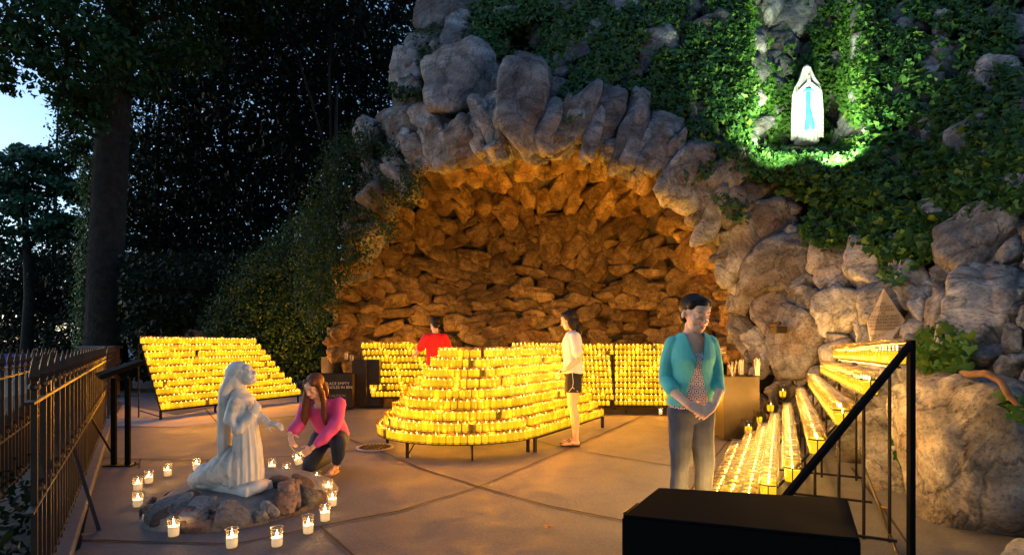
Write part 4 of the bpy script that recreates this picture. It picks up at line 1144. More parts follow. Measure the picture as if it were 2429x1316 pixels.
# ------------------------------------------------ lectern-like reading panel
lec = empty('reading_stand', G(287, 1103), 'black two-legged reading stand with sloping panel beside the fence', 'stand')
lo = lec.location.copy(); Yl = lo.y
b = MB()
for px in (270, 303):
    q = P(px, 1000, Yl) - lo; b.box((q.x, 0, 0.46), (0.05, 0.03, 0.94))
b.build('legs', M['black'], lec, bevel=0.003)
b = MB(); b.box((0, 0, 0.006), (0.30, 0.14, 0.012)); 
for sx in (-.12, .12): b.lathe([(0.01, 0), (0.01, 0.02), (0, 0.022)], 6, c=(sx, 0.05, 0.006))
b.build('foot_plate', M['iron'], lec)
L0, L1 = P(232, 893, Yl - .02) - lo, P(337, 857, Yl + .25) - lo
b = MB(); d = (L1 - L0); mid_ = (L0 + L1) / 2
X_ = d.normalized(); Z_ = Vector((-.3, -.35, 1)); Z_ = (Z_ - X_ * Z_.dot(X_)).normalized(); Y_ = Z_.cross(X_)
Rm = Matrix((X_, Y_, Z_)).transposed()
b.box(mid_, (d.length, 0.30, 0.05), rot=Rm); b.build('panel', M['black'], lec, bevel=0.006)

# ------------------------------------------------ text helper
def text(name, body, size, mat_, parent, loc, rot, align='CENTER', ext=0.001, sx=1.0):
    c = bpy.data.curves.new(name, 'FONT'); c.body = body; c.size = size; c.align_x = align; c.align_y = 'CENTER'; c.extrude = ext; c.space_line = 1.0
    t = bpy.data.objects.new(name, c); COL.objects.link(t)
    dg = bpy.context.evaluated_depsgraph_get(); dg.update()
    me = bpy.data.meshes.new_from_object(t.evaluated_get(dg)); bpy.data.objects.remove(t)
    me.materials.clear(); me.materials.append(mat_)
    o = link(bpy.data.objects.new(name, me), parent); o.location = loc; o.rotation_euler = rot; o.scale = (sx, 1, 1)
    return o
M['letter'] = mat('cream_lettering', (0.75, 0.66, 0.5), 0.6)
M['letter_dim'] = mat('grey_lettering', (0.35, 0.3, 0.28), 0.7)
M['bin'] = varied('bronze_painted_steel', (0.035, 0.026, 0.017), (0.06, 0.045, 0.03), 3, 0.38, 0.2, 60, 0.002, 0.5)
M['wood'] = varied('stained_wood', (0.06, 0.035, 0.02), (0.11, 0.07, 0.04), 7, 0.7, 0.3, 40, 0.003)
# sign on two posts behind the left rack
sg = empty('sign', P(468, 900, 13.2) * 1, 'dark wooden sign on two posts behind the left candle rack', 'sign'); sg.location.z = 0
o = sg.location.copy(); b = MB()
for px in (442, 492):
    q = P(px, 780, 13.2) - o; b.box((q.x, 0.02, (q.z) / 2), (0.065, 0.065, q.z))
b.build('posts', M['wood'], sg, bevel=0.004)
zt = P(0, 781, 13.2).z; b = MB(); b.box((0, -0.0, zt - 0.22), (0.47, 0.05, 0.42)); b.build('board', M['wood'], sg, bevel=0.004)
text('lettering', 'Rosary Devotions', 0.062, M['letter_dim'], sg, (0, -0.03, zt - 0.16), (math.radians(90), 0, 0))
# small notice right
pn = P(1702, 832, 7.4)
sg = empty('sign', (pn.x, pn.y, 0), 'small brown notice with pale lettering behind the woman in teal', 'sign')
b = MB(); b.box((0, 0.03, pn.z / 2), (0.04, 0.03, pn.z)); b.build('post', M['wood'], sg)
b = MB(); b.box((0, 0, pn.z), (0.25, 0.025, 0.13), rot=Matrix.Rotation(0.1, 3, 'Z')); b.build('board', mat('brown_board', (0.12, 0.065, 0.03), 0.6), sg, bevel=0.004)
text('lettering', 'PLEASE PLACE\nCANDLES\nON EMPTY TABLES', 0.026, M['letter'], sg, (0, -0.016, pn.z), (math.radians(90), 0, 0.1))
# bins
def bin_(c4, h, label, name='bin', lid=True, sticks=(), parts_mat='bin', inset=True, gr=None):
    c = sum((Vector(v) for v in c4), Vector()) / 4
    root = empty(name, c, label, 'bin', gr); o = root.location.copy()
    q = [Vector(v) - o for v in c4]
    b = MB(); up = Vector((0, 0, h)); f0 = Vector((0, 0, 0.03))
    t = 0.02
    for i in range(4):
        a, d = q[i], q[(i + 1) % 4]; inn = lambda v: v * (1 - t / v.length) if v.length else v
        b.hexa([a + f0, d + f0, inn(d) + f0, inn(a) + f0], [a + up, d + up, inn(d) + up, inn(a) + up])
    b.hexa([v * 0.97 + f0 for v in q], [v * 0.97 + Vector((0, 0, h * 0.84)) for v in q])
    b.build('body', M[parts_mat], root, bevel=0.004)
    return root, q, o
def rect(c, w, d, rz):
    R = Matrix.Rotation(rz, 3, 'Z'); c = Vector(c)
    return [c + R @ Vector((sx * w / 2, sy * d / 2, 0)) for sx, sy in ((-1, -1), (1, -1), (1, 1), (-1, 1))]
def sticks(c, n, label, spread=0.25, L=0.3, thick=0.004):
    b = MB()
    for i in range(n):
        a = random.uniform(0, 6.28); s_ = random.uniform(0, spread)
        p = Vector((random.uniform(-.03, .03), random.uniform(-.02, .02), 0))
        b.tube([p, p + Vector((math.cos(a) * s_ * L, math.sin(a) * s_ * L, L * random.uniform(.7, 1)))], thick * .5, 4)
    o = b.build('lighting_sticks', M['wax_pale']); o.location = c
    return tag(o, label, 'sticks')
s0_ = P(803, 975, 0)  # unused anchor
def bin_at(px0, px1, ytop, ybot, depth, rz, label, **kw):
    Yd = F * CH / (ybot - HY); x0 = (px0 - CX) / F * Yd; x1 = (px1 - CX) / F * Yd
    h = CH - (ytop - HY) / F * Yd
    return (x0, x1, Yd, h)
x0, x1, Yd, h = bin_at(733, 832, 887, 972, 0, 0, '')
r1, q1, o1 = bin_(rect(((x0 + x1) / 2, Yd + .22, 0), x1 - x0, 0.45, 0.12), h, 'bronze bin lettered PLACE EMPTY CANDLES behind the kneeling woman')
text('lettering', 'PLACE EMPTY\nCANDLES IN BIN', 0.075, M['letter'], r1, Vector((0.16, -.262, h - .22)), (math.radians(90), 0, 0.12))
text('lettering', 'CAUTION', 0.07, M['letter_dim'], r1, Vector((0.16, -.262, h - .42)), (math.radians(90), 0, 0.12))
text('lettering', 'Please be careful\nwhen removing\ncandles in bin\ncandles hot', 0.05, M['letter_dim'], r1, Vector((0.16, -.262, h - .58)), (math.radians(90), 0, 0.12))
x0, x1, Yd, h = bin_at(832, 868, 853, 968, 0, 0, ''); bin_(rect(((x0 + x1) / 2, Yd + .28, 0), x1 - x0 - 0.01, 0.45, 0.0), h, 'tall narrow bronze bin in the middle of the left trio')
x0, x1, Yd, h = bin_at(868, 901, 852, 966, 0, 0, ''); bin_(rect(((x0 + x1) / 2, Yd + .18, 0), x1 - x0, 0.4, 0.0), h, 'dark tall bin at the right of the left trio')
zs = h - 0.08
sticks(P(822, 852, 10.4), 14, 'bundle of white lighting sticks above the left bins, leftmost', .12, .16); sticks(P(834, 855, 10.4), 10, 'short lighting sticks beside the leftmost bundle', .2, .12)
x0, x1, Yd, h = bin_at(1717, 1800, 893, 1048, 0, 0, '')
bin_(rect(((x0 + x1) / 2 + 0.02, Yd + .20, 0), x1 - x0, 0.38, -0.05), h, 'golden-lit bronze bin on the right, behind the woman in teal')
x0, x1, Yd, h = bin_at(1796, 1836, 888, 1010, 0, 0, '')
bin_(rect(((x0 + x1) / 2 - .06, Yd + .1, 0), x1 - x0 + .15, 0.4, -0.05), h, 'black bin tight against the right side of the golden-lit bin', parts_mat='black')
x0, x1, Yd, h = bin_at(1683, 1745, 865, 1030, 0, 0, '')
bin_(rect(((x0 + x1) / 2, Yd + .5, 0), x1 - x0, 0.4, 0.0), h, 'black bin half hidden behind the woman in teal', parts_mat='black')
sticks(P(1758, 888, 7.3), 16, 'fat bundle of white lighting sticks on the right bins, left one', .1, .22); sticks(P(1796, 890, 7.05), 18, 'fat bundle of white lighting sticks standing at the right bin corner', .08, .24)
sticks(P(1738, 893, 7.1), 7, 'few splayed lighting sticks leaning left on the golden-lit bin', .6, .22)
# foreground black box
hb = 0.72
def GB(px, py): return G(px, py, hb)
c4 = [GB(1475, 1227), GB(2042, 1285), GB(2012, 1187), GB(1560, 1160)]
for v in c4: v.z = 0
rb, qb, ob = bin_(c4, hb, 'big black metal box cut off by the bottom edge of the picture', parts_mat='black')
b = MB(); t_ = [v * 1.0 + Vector((0, 0, hb)) for v in qb]
b.hexa([v + Vector((0, 0, 0.002)) for v in t_], [v * 0.985 + Vector((0, 0, 0.02)) for v in t_]); b.build('lid', M['black'], rb, bevel=0.004)
b = MB()
for a_, c_ in ((qb[0], qb[3]),):
    m1 = a_.lerp(c_, .3) + Vector((-.012, 0, hb - .02)); m2 = a_.lerp(c_, .6) + Vector((-.012, 0, hb - .02)); b.tube([m1, m1 + Vector((-.02, 0, 0)), m2 + Vector((-.02, 0, 0)), m2], 0.007, 6)
b.build('handle', M['iron'], rb)
# stone plaque
pc = (2103, 752); Yp = float(DF(*pc)) - 0.42
pp = [P(2097, 683, Yp + .1), P(2148, 760, Yp - .02), P(2112, 810, Yp - .05), P(2066, 812, Yp + .1), P(2058, 765, Yp + .18)]
cen = sum(pp, Vector()) / 5; pq = empty('stone_plaque', cen, 'pointed five-sided inscribed stone plaque set in the right rocks', 'plaque')
M['plaque'] = varied('plaque_stone', (0.20, 0.17, 0.14), (0.30, 0.26, 0.22), 4, 0.85, 0.5, 50, 0.004)
b = MB(); back = Vector((0.10, .16, 0)); n5 = len(pp)
b.add([p - cen for p in pp] + [p - cen + back for p in pp], [tuple(range(n5))[::-1], tuple(range(n5, 2 * n5))] + [(i, (i + 1) % n5, (i + 1) % n5 + n5, i + n5) for i in range(n5)])
b.build('slab', M['plaque'], pq, bevel=0.008)
nrm5 = (pp[1] - pp[0]).cross(pp[3] - pp[0]).normalized()
if nrm5.y > 0: nrm5 = -nrm5
xa = (pp[1] - pp[4]); xa = (xa - nrm5 * xa.dot(nrm5)).normalized(); ya = nrm5.cross(xa)
rot5 = Matrix((xa, ya, nrm5)).transposed().to_euler()
text('lettering', 'TO\nOUR LADY\nOF LOURDES\nIN\nGRATITUDE AND\nPRAISE FOR MANY\nFAVORS RECEIVED\nTHROUGH HER KIND\nINTERCESSION\n\nREV. T. CARROLL\nOIL CITY PENN.\n1896', 0.036, mat('inscription', (0.05, 0.035, 0.02), 0.9), pq, nrm5 * 0.012, rot5)
# little lamp fixture above the right bins
pl = P(1846, 782, float(DF(1846, 782)) - .5)
b = MB(); b.box((0, 0, 0), (0.16, 0.2, 0.1)); b.box((0, 0.1, 0.09), (0.05, 0.3, 0.05))
fx = b.build('junction_box', M['iron'], bevel=0.01); fx.location = pl; tag(fx, 'small dark metal box fixed to the rocks above the right bins', 'metal box')

# ------------------------------------------------ stone mound under the kneeling statue
mc = Vector((-2.24, 4.45, 0)); MRX, MRY, MH = 0.69, 0.82, 0.17
md = empty('rock_mound', mc, 'low round mound of stones set in mortar under the kneeling statue', 'mound')
def mh(u, v): return MH * math.sqrt(max(0, 1 - (u * u + v * v) ** 1.5))
b = MB(); vs = []; fs = []; NA, NRr = 64, 14
for i in range(NRr + 1):
    for j in range(NA):
        r_ = i / NRr; a = 2 * math.pi * j / NA; wob = 1 + 0.04 * math.sin(3 * a + 1) + 0.03 * math.sin(5 * a)
        u, v = r_ * math.cos(a), r_ * math.sin(a)
        vs.append((u * MRX * wob, v * MRY * wob, mh(u, v) * 0.86 + 0.012 * math.sin(9 * u + 3) * math.cos(8 * v) * (1 - r_) - (0.02 if i == NRr else 0)))
for i in range(NRr):
    for j in range(NA): fs.append((i * NA + j, (i + 1) * NA + j, (i + 1) * NA + (j + 1) % NA, i * NA + (j + 1) % NA))
b.add(vs, fs); M['mound_mortar'] = varied('grey_mortar', (0.16, 0.155, 0.15), (0.27, 0.26, 0.25), 5, 0.9, 0.9, 30, 0.02); b.build('mortar_bed', M['mound_mortar'], md, True)
def hit(px, py):
    for Yt in np.arange(3.2, 5.6, 0.01):
        p = P(px, py, Yt)
        if p.z <= mh((p.x - mc.x) / MRX, (p.y - mc.y) / MRY): return p
    return P(px, py, 4.4)
def mstone(px, py, w, h, ang, seed, th, col):
    g = hit(px, py); s = g.y / F
    L = min(abs(hit(px, py - h / 2).y - hit(px, py + h / 2).y), 1.35 * w * s)
    v = rock(seed, 8, 20, False, 0.03); a = math.radians(ang)
    X_, Y_ = v[:, 0] * w / 2 * s * 1.12, v[:, 1] * L / 2 * 1.15
    p = np.stack([X_ * math.cos(a) - Y_ * math.sin(a), X_ * math.sin(a) + Y_ * math.cos(a), v[:, 2] * (th + .012)], -1)
    u, vv = (g.x - mc.x) / MRX, (g.y - mc.y) / MRY; e_ = .02
    sx = (mh(u + e_, vv) - mh(u - e_, vv)) / (2 * e_ * MRX); sy = (mh(u, vv + e_) - mh(u, vv - e_)) / (2 * e_ * MRY)
    p[:, 2] += np.clip(p[:, 0] * max(-.6, min(.6, sx)) + p[:, 1] * max(-.6, min(.6, sy)), -.12, .12)
    p += np.array([g.x - mc.x, g.y - mc.y, mh(u, vv) - 0.012])
    rr = np.hypot(p[:, 0] / MRX, p[:, 1] / MRY); k_ = np.where(rr > 1.02, 1.02 / rr, 1.0); p[:, 0] *= k_; p[:, 1] *= k_
    o = mesh_obj('stone', p, ICO_F, M[col], md); fattr(o, 'var', np.full(len(p), (seed * .618) % 1))
M['stone_red'] = rock_mat('red_stone', [(0.10, 0.065, 0.058), (0.20, 0.135, 0.12), (0.30, 0.21, 0.185)], (0.06, 0.05, 0.05), 0.6)
M['stone_blue'] = rock_mat('blue_stone', [(0.09, 0.09, 0.10), (0.19, 0.18, 0.185), (0.32, 0.30, 0.29)], (0.10, 0.07, 0.06), 0.4)
for s_ in [(378, 1165, 74, 44, 10, 1, .03, 'stone_blue'), (402, 1198, 92, 40, 30, 2, .05, 'rock'), (470, 1210, 60, 52, 0, 3, .03, 'stone_blue'), (468, 1250, 66, 38, -15, 4, .03, 'stone_red'), (432, 1225, 46, 34, 0, 5, .03, 'stone_red'),
           (563, 1240, 92, 62, 10, 6, .035, 'stone_blue'), (650, 1250, 72, 66, 0, 7, .03, 'stone_red'), (598, 1272, 40, 26, 0, 8, .03, 'stone_red'), (500, 1268, 30, 30, 0, 9, .03, 'rock'), (700, 1222, 46, 44, 0, 10, .03, 'stone_red'),
           (520, 1200, 30, 24, 0, 11, .03, 'stone_blue'), (735, 1215, 38, 34, 40, 12, .05, 'stone_red'), (430, 1130, 96, 30, 12, 13, .035, 'rock'), (500, 1122, 60, 26, -5, 14, .03, 'stone_red'), (660, 1140, 50, 30, 0, 15, .05, 'stone_blue'),
           (690, 1165, 50, 36, 20, 16, .09, 'stone_red'), (715, 1150, 42, 30, 60, 17, .08, 'stone_red'), (735, 1178, 50, 36, -20, 18, .08, 'stone_blue'), (680, 1195, 40, 30, 10, 19, .07, 'stone_red'), (755, 1195, 40, 40, 0, 20, .05, 'stone_red'),
           (640, 1205, 44, 24, 0, 21, .04, 'stone_blue'), (620, 1232, 34, 30, 0, 22, .03, 'rock'), (350, 1195, 30, 28, 0, 23, .03, 'stone_blue'), (540, 1275, 34, 20, 0, 24, .02, 'stone_blue'), (690, 1258, 34, 30, 0, 25, .03, 'stone_blue'), (385, 1222, 40, 30, 0, 26, .03, 'stone_red'), (445, 1180, 40, 26, 0, 27, .03, 'stone_red'), (480, 1235, 26, 22, 0, 28, .03, 'rock'), (525, 1258, 26, 22, 0, 29, .03, 'stone_red'), (612, 1262, 26, 20, 0, 30, .03, 'rock'), (520, 1225, 30, 24, 0, 31, .03, 'stone_red'), (415, 1245, 34, 22, 0, 32, .03, 'stone_blue'), (365, 1140, 40, 24, 0, 33, .03, 'stone_blue')]:
    mstone(*s_)

# fallen leaves
M['dry_leaf'] = varied('dry_leaf', (0.25, 0.11, 0.03), (0.4, 0.2, 0.06), 20, 0.8)
for px, py, wds in ((205, 1266, 'beside the near fence brace'), (2100, 1204, 'on the pavement below the right rocks'), (950, 1097, 'on the pavement near the round drain'), (2076, 1162, 'at the foot of the right rocks'), (1300, 1250, 'on the open pavement in the foreground'), (640, 1058, 'on the pavement behind the kneeling statue')):
    g = G(px, py, 0.012); a = random.uniform(0, 6.28); v = [(x * math.cos(a) * .07 - y * math.sin(a) * .07, x * math.sin(a) * .07 + y * math.cos(a) * .07, abs(z) * .12 + .006 * abs(x)) for x, y, z in LEAF]
    o = mesh_obj('fallen_leaf', v, [tuple(f) for f in LEAF_F], M['dry_leaf'], smooth=False); o.location = g
    tag(o, 'dry brown fallen leaf ' + wds, 'leaf', 'fallen leaves')
# ------------------------------------------------ figures
def sculpt(name, mb, voxel, mats, parent=None, it=4, cut=None, thick=0.0, var=None, wrinkle=None):
    me = bpy.data.meshes.new('tmp'); me.from_pydata(mb.v, [], mb.f)
    bm = bmesh.new(); bm.from_mesh(me); bmesh.ops.recalc_face_normals(bm, faces=bm.faces); bm.to_mesh(me); bm.free()
    o = bpy.data.objects.new('tmp', me); COL.objects.link(o)
    r = o.modifiers.new('r', 'REMESH'); r.mode = 'VOXEL'; r.voxel_size = voxel; r.adaptivity = 0
    s = o.modifiers.new('s', 'SMOOTH'); s.factor = 0.5; s.iterations = it
    dg = bpy.context.evaluated_depsgraph_get(); dg.update()
    m2 = bpy.data.meshes.new_from_object(o.evaluated_get(dg)); bpy.data.objects.remove(o); bpy.data.meshes.remove(me)
    m2.name = name
    if wrinkle:
        n = len(m2.vertices); co = np.empty(n * 3, np.float32); m2.vertices.foreach_get('co', co); co = co.reshape(-1, 3)
        nr = np.empty(n * 3, np.float32); m2.vertices.foreach_get('normal', nr); nr = nr.reshape(-1, 3)
        co = co + nr * wrinkle(co)[:, None]; m2.vertices.foreach_set('co', co.astype(np.float32).ravel())
    if cut:
        bm = bmesh.new(); bm.from_mesh(m2)
        bmesh.ops.delete(bm, geom=[f for f in bm.faces if cut(f.calc_center_median())], context='FACES')
        for _ in range(10):
            bv = [v for v in bm.verts if v.is_boundary]; new = {}
            for v in bv:
                nb = [e.other_vert(v).co for e in v.link_edges if e.is_boundary]
                if len(nb) == 2: new[v] = v.co * .4 + (nb[0] + nb[1]) * .3
            for v, c in new.items(): v.co = c
        bm.to_mesh(m2); bm.free()
    m2.materials.clear()
    for m in (mats if isinstance(mats, list) else [mats]): m2.materials.append(m)
    m2.polygons.foreach_set('use_smooth', [True] * len(m2.polygons)); m2.update()
    ob = link(bpy.data.objects.new(name, m2), parent)
    if thick:
        sd = ob.modifiers.new('t', 'SOLIDIFY'); sd.thickness = thick; sd.offset = 1
    return ob
def folds(seed, amp, sc=14, stretch=(1, 1, 0.35)):
    def f(p): return amp * fnoise(p * np.array(stretch) * sc, seed, 3, 1.0)
    return f
def skin_mat(name, c):
    m = mat(name, c, 0.55, spec=0.35)
    b = bsdf(m); b.inputs['Subsurface Weight'].default_value = 0.12; b.inputs['Subsurface Radius'].default_value = (0.01, 0.004, 0.002); b.inputs['Subsurface Scale'].default_value = 1.0
    return m
M['skin'] = skin_mat('skin', (0.85, 0.49, 0.34)); M['skin2'] = skin_mat('skin_tan', (0.66, 0.42, 0.32))
def hair_mat(name, c1, c2):
    m = mat(name, c1, 0.5, spec=0.2); co = objco(m)
    mp = nn(m, 'ShaderNodeMapping'); mp.inputs['Scale'].default_value = (120, 120, 5); lk(m, co, mp.inputs[0])
    n = noise(m, 2.0, 4, 0.6, mp.outputs[0], 0.6); r = ramp(m, n.outputs[0], [(0.3, c1), (0.7, c2)])
    lk(m, r.outputs[0], bsdf(m).inputs['Base Color']); lk(m, bump(m, n.outputs[0], 0.35, 0.003).outputs[0], bsdf(m).inputs['Normal'])
    return m
M['hair_dark'] = hair_mat('dark_hair', (0.008, 0.006, 0.006), (0.03, 0.018, 0.014))
M['hair_black'] = hair_mat('black_hair', (0.004, 0.004, 0.005), (0.016, 0.012, 0.012))
M['hair_red'] = hair_mat('auburn_hair', (0.07, 0.022, 0.010), (0.22, 0.075, 0.03))
def fabric(name, c1, c2, sc=5, weave=300, rough=0.85):
    return varied(name, c1, c2, sc, rough, 0.35, weave, 0.0012)
M['teal'] = fabric('teal_knit', (0.09, 0.44, 0.45), (0.13, 0.56, 0.54), 6)
M['denim'] = varied('faded_denim', (0.025, 0.035, 0.06), (0.085, 0.10, 0.14), 5, 0.9, 0.4, 260, 0.001)
M['denim_dark'] = varied('dark_denim', (0.010, 0.018, 0.045), (0.022, 0.035, 0.075), 6, 0.85, 0.4, 260, 0.001)
M['pink'] = fabric('pink_chiffon', (0.62, 0.06, 0.26), (0.72, 0.10, 0.34), 5, 200)
M['red'] = fabric('red_cotton', (0.55, 0.012, 0.02), (0.66, 0.02, 0.03), 5)
M['white_cotton'] = fabric('white_cotton', (0.62, 0.60, 0.62), (0.72, 0.70, 0.72), 5)
M['black_cotton'] = fabric('black_cotton', (0.01, 0.01, 0.012), (0.022, 0.022, 0.026), 5)
M['lip'] = mat('lips', (0.48, 0.16, 0.15), 0.4)
M['tan_leather'] = varied('tan_leather', (0.35, 0.2, 0.1), (0.5, 0.3, 0.16), 20, 0.6)
def pattern():
    m = mat('printed_blouse', (0.7, 0.6, 0.6), 0.85); co = objco(m)
    mp = nn(m, 'ShaderNodeMapping'); mp.inputs['Scale'].default_value = (30, 30, 30); mp.inputs['Rotation'].default_value = (0, 0.785, 0); lk(m, co, mp.inputs[0])
    sep = nn(m, 'ShaderNodeSeparateXYZ'); lk(m, mp.outputs[0], sep.inputs[0])
    cmb = nn(m, 'ShaderNodeCombineXYZ'); lk(m, sep.outputs[0], cmb.inputs[0]); lk(m, sep.outputs[2], cmb.inputs[1])
    ck = nn(m, 'ShaderNodeTexChecker'); ck.inputs['Scale'].default_value = 1.0; lk(m, cmb.outputs[0], ck.inputs[0])
    vo = nn(m, 'ShaderNodeTexVoronoi', voronoi_dimensions='2D'); vo.inputs['Scale'].default_value = 1.0; vo.inputs['Randomness'].default_value = 0.0; lk(m, cmb.outputs[0], vo.inputs['Vector'])
    r = ramp(m, vo.outputs['Distance'], [(0.0, (0.02, 0.015, 0.05)), (0.16, (0.02, 0.015, 0.05)), (0.18, (0.75, 0.62, 0.62)), (0.36, (0.75, 0.62, 0.62)), (0.38, (0.03, 0.02, 0.07)), (0.47, (0.03, 0.02, 0.07)), (0.49, (0.75, 0.62, 0.62)), (0.62, (0.75, 0.62, 0.62)), (0.64, (0.03, 0.02, 0.07))])
    lk(m, r.outputs[0], bsdf(m).inputs['Base Color']); return m
M['print'] = pattern()
ID = Matrix.Identity(4)
def TR_(loc, yaw=0, pitch=0, roll=0, s=1.0):
    """yaw about z, then pitch about x (positive looks down when facing -y)"""
    return Matrix.Translation(loc) @ Matrix.Rotation(math.radians(yaw), 4, 'Z') @ Matrix.Rotation(math.radians(pitch), 4, 'X') @ Matrix.Rotation(math.radians(roll), 4, 'Y') @ Matrix.Scale(s, 4)
def tell(mb, T, c, r, n=14, k=10):
    s = T.to_scale()[0]; R = T.to_3x3().normalized()
    mb.ell(T @ Vector(c), [x * s for x in r], n, k, rot=R)
def head_prims(mb, T, fem=True, ears=True):
    e = lambda c, r: tell(mb, T, c, r)
    e((0, .012, .025), (.074, .092, .086)); e((0, -.03, -.02), (.061, .058, .085)); e((0, -.038, -.066), (.050, .050, .040))
    e((0, -.070, -.091), (.020 if fem else .024, .015, .014)); e((0, -.055, .035), (.056, .038, .04))
    mb.tube([T @ Vector((0, -.086, .016)), T @ Vector((0, -.099, -.012)), T @ Vector((0, -.107, -.028))], [.0065, .009, .012], 8); e((0, -.104, -.031), (.0115, .012, .009))
    for s in (-1, 1):
        e((s * .011, -.094, -.034), (.008, .009, .007)); e((s * .026, -.079, .017), (.022, .010, .008)); e((s * .036, -.052, -.032), (.024, .026, .032)); e((s * .029, -.0765, -.004), (.0145, .011, .0095))
        if ears: mb.ell(T @ Vector((s * .076, .012, -.008)), (.009, .017, .029), 10, 8, rot=T.to_3x3().normalized())
    e((0, -.087, -.056), (.021, .008, .0055)); e((0, -.085, -.066), (.018, .008, .0065)); e((0, -.062, -.055), (.036, .022, .030))
def face_parts(parent, T, hair='hair_dark', fem=True):
    w = lambda c: T @ Vector(c)
    b = MB(); tell(b, T, (0, -.0880, -.0565), (.0185, .0085, .0042)); tell(b, T, (0, -.0862, -.0655), (.0155, .0085, .0050)); b.build('lips', M['lip'] if fem else M['skin2'], parent, True)
    for s in (-1, 1):
        b = MB(); b.tube([w((s * .013, -.0885, .0235)), w((s * .020, -.0895, .0265)), w((s * .028, -.0880, .0280)), w((s * .036, -.083, .0270)), w((s * .043, -.0765, .0235))], [.0014, .0019, .0019, .0015, .0008], 6); b.build('eyebrow', M[hair], parent, True)
        b = MB(); b.tube([w((s * .0165, -.0845, -.0075)), w((s * .022, -.0868, -.0098)), w((s * .029, -.0875, -.0108)), w((s * .036, -.0845, -.0100)), w((s * .0430, -.0785, -.0075))], [.0008, .0014, .0016, .0014, .0009], 6); b.build('eyelash', M['hair_black'], parent, True)
def hand(mb, w, f, n, side=1, curl=(25, 35, 25), s=1.0, spread=0.12, thumb=0.7):
    """w wrist, f forward, n back-of-hand normal; side +1 puts the thumb toward f x n"""
    f = Vector(f).normalized(); n = Vector(n); n = (n - f * n.dot(f)).normalized(); l = f.cross(n) * side
    R = Matrix((l, f, n)).transposed()
    w = Vector(w)
    mb.ell(w + f * .045 * s, (.037 * s, .052 * s, .014 * s), 12, 8, rot=R)
    mb.ell(w + f * .07 * s, (.038 * s, .028 * s, .012 * s), 12, 8, rot=R)
    for i, (o, L) in enumerate(((.028, .070), (.010, .078), (-.010, .073), (-.027, .057))):
        p = w + f * .080 * s + l * o * s; d = (f + l * o * spread * 12).normalized(); pts = [p - d * .012 * s]; a = 0
        for c_, fr in zip(curl, (.45, .3, .25)):
            a += math.radians(c_ * (1 + 0.12 * i)); dd = d * math.cos(a) - n * math.sin(a); pts.append(pts[-1] + dd * L * fr * s + (dd * .012 * s if len(pts) == 1 else Vector()))
        mb.tube(pts, [.0088 * s, .0085 * s, .0078 * s, .0062 * s], 8)
        mb.ell(pts[-1], (.0062 * s,) * 3, 8, 6)
    b0 = w + f * .022 * s + l * .026 * s; d = (f * .55 + l * .75 - n * thumb).normalized(); d2 = (f * .9 + l * .2 - n * thumb).normalized()
    pts = [b0, b0 + d * .038 * s, b0 + d * .038 * s + d2 * .032 * s]
    mb.tube(pts, [.0125 * s, .0102 * s, .0075 * s], 8); mb.ell(pts[-1], (.0075 * s,) * 3, 8, 6)
def torso(mb, rings, ref=(0, -1, 0), n=24):
    """rings: (x, y, z, rx, ry)"""
    mb.tube([(x, y, z) for x, y, z, a, c in rings], [(a, c) for x, y, z, a, c in rings], n, ref=ref)
    x, y, z, a, c = rings[-1]
def limb(mb, pts, rs, n=12):
    mb.tube(pts, rs, n)
    for p, r in zip(pts, rs):
        ra, rb = r if isinstance(r, tuple) else (r, r)
        mb.ell(p, ((ra + rb) / 2,) * 3, n, 8)
def person(loc, rz, label):
    p = empty('person', loc, label, 'person', rz=math.radians(rz)); return p

# ---- woman in teal cardigan
pa = person(G(1640, 1272), -2, 'woman in teal cardigan and printed blouse, hands folded before her')
HT = TR_((0.015, -0.035, 1.500), 20, 16, 0, 1.10)
b = MB(); head_prims(b, HT)
limb(b, [(0.0, .005, 1.32), (0.005, 0.0, 1.40), (0.012, -.008, 1.46)], [.060, .050, .052])
torso(b, [(0, 0, .84, .13, .09), (0, 0, 1.0, .115, .085), (0, 0, 1.12, .118, .09), (0, -.005, 1.22, .128, .10), (0, 0, 1.30, .115, .08), (0, 0.005, 1.345, .08, .06), (0, 0, 1.385, .05, .05)])
for s in (-1, 1):
    limb(b, [(s * .112, .0, 1.285), (s * .148, .01, 1.17), (s * .166, .0, 1.06), (s * .145, -.11, .985), (s * .085, -.20, .915)], [.042, .038, .034, .031, .023])
    limb(b, [(s * .075, 0, .82), (s * .08, 0, .46), (s * .08, 0.02, .09)], [.075, .050, .036]); limb(b, [(s * .08, .03, .05), (s * .085, -.10, .03)], [.035, .028])
hand(b, (-.085, -.20, .915), (.80, -.30, -.35), (-.2, -.9, .35), -1, (20, 22, 15))
hand(b, (.085, -.20, .915), (-.78, -.42, -.42), (.1, -.8, .55), 1, (14, 25, 18))
sculpt('body', b, 0.0045, M['skin'], pa, 6)
face_parts(pa, HT, 'hair_dark')
b = MB(); torso(b, [(0, 0, .865, .155, .118), (0, 0, .95, .140, .111), (0, 0, 1.03, .127, .103), (0, -.005, 1.13, .129, .111), (0, -.022, 1.20, .137, .124), (0, -.01, 1.29, .133, .100), (0, 0, 1.35, .11, .08)])
sculpt('blouse', b, 0.008, M['print'], pa, 3, cut=lambda c: c.z > 1.24 and c.y < 0.03 or c.z > 1.3 or c.z < .872, thick=.003, wrinkle=folds(3, .003, 16, (1, 1, .25)))
b = MB(); torso(b, [(0, 0.004, .885, .162, .125), (0, 0.004, .96, .148, .118), (0, 0.004, 1.04, .135, .110), (0, 0.0, 1.13, .138, .118), (0, -.018, 1.20, .146, .132), (0, -.004, 1.29, .145, .110), (0, 0.004, 1.345, .115, .085), (0, 0.012, 1.39, .065, .062)])
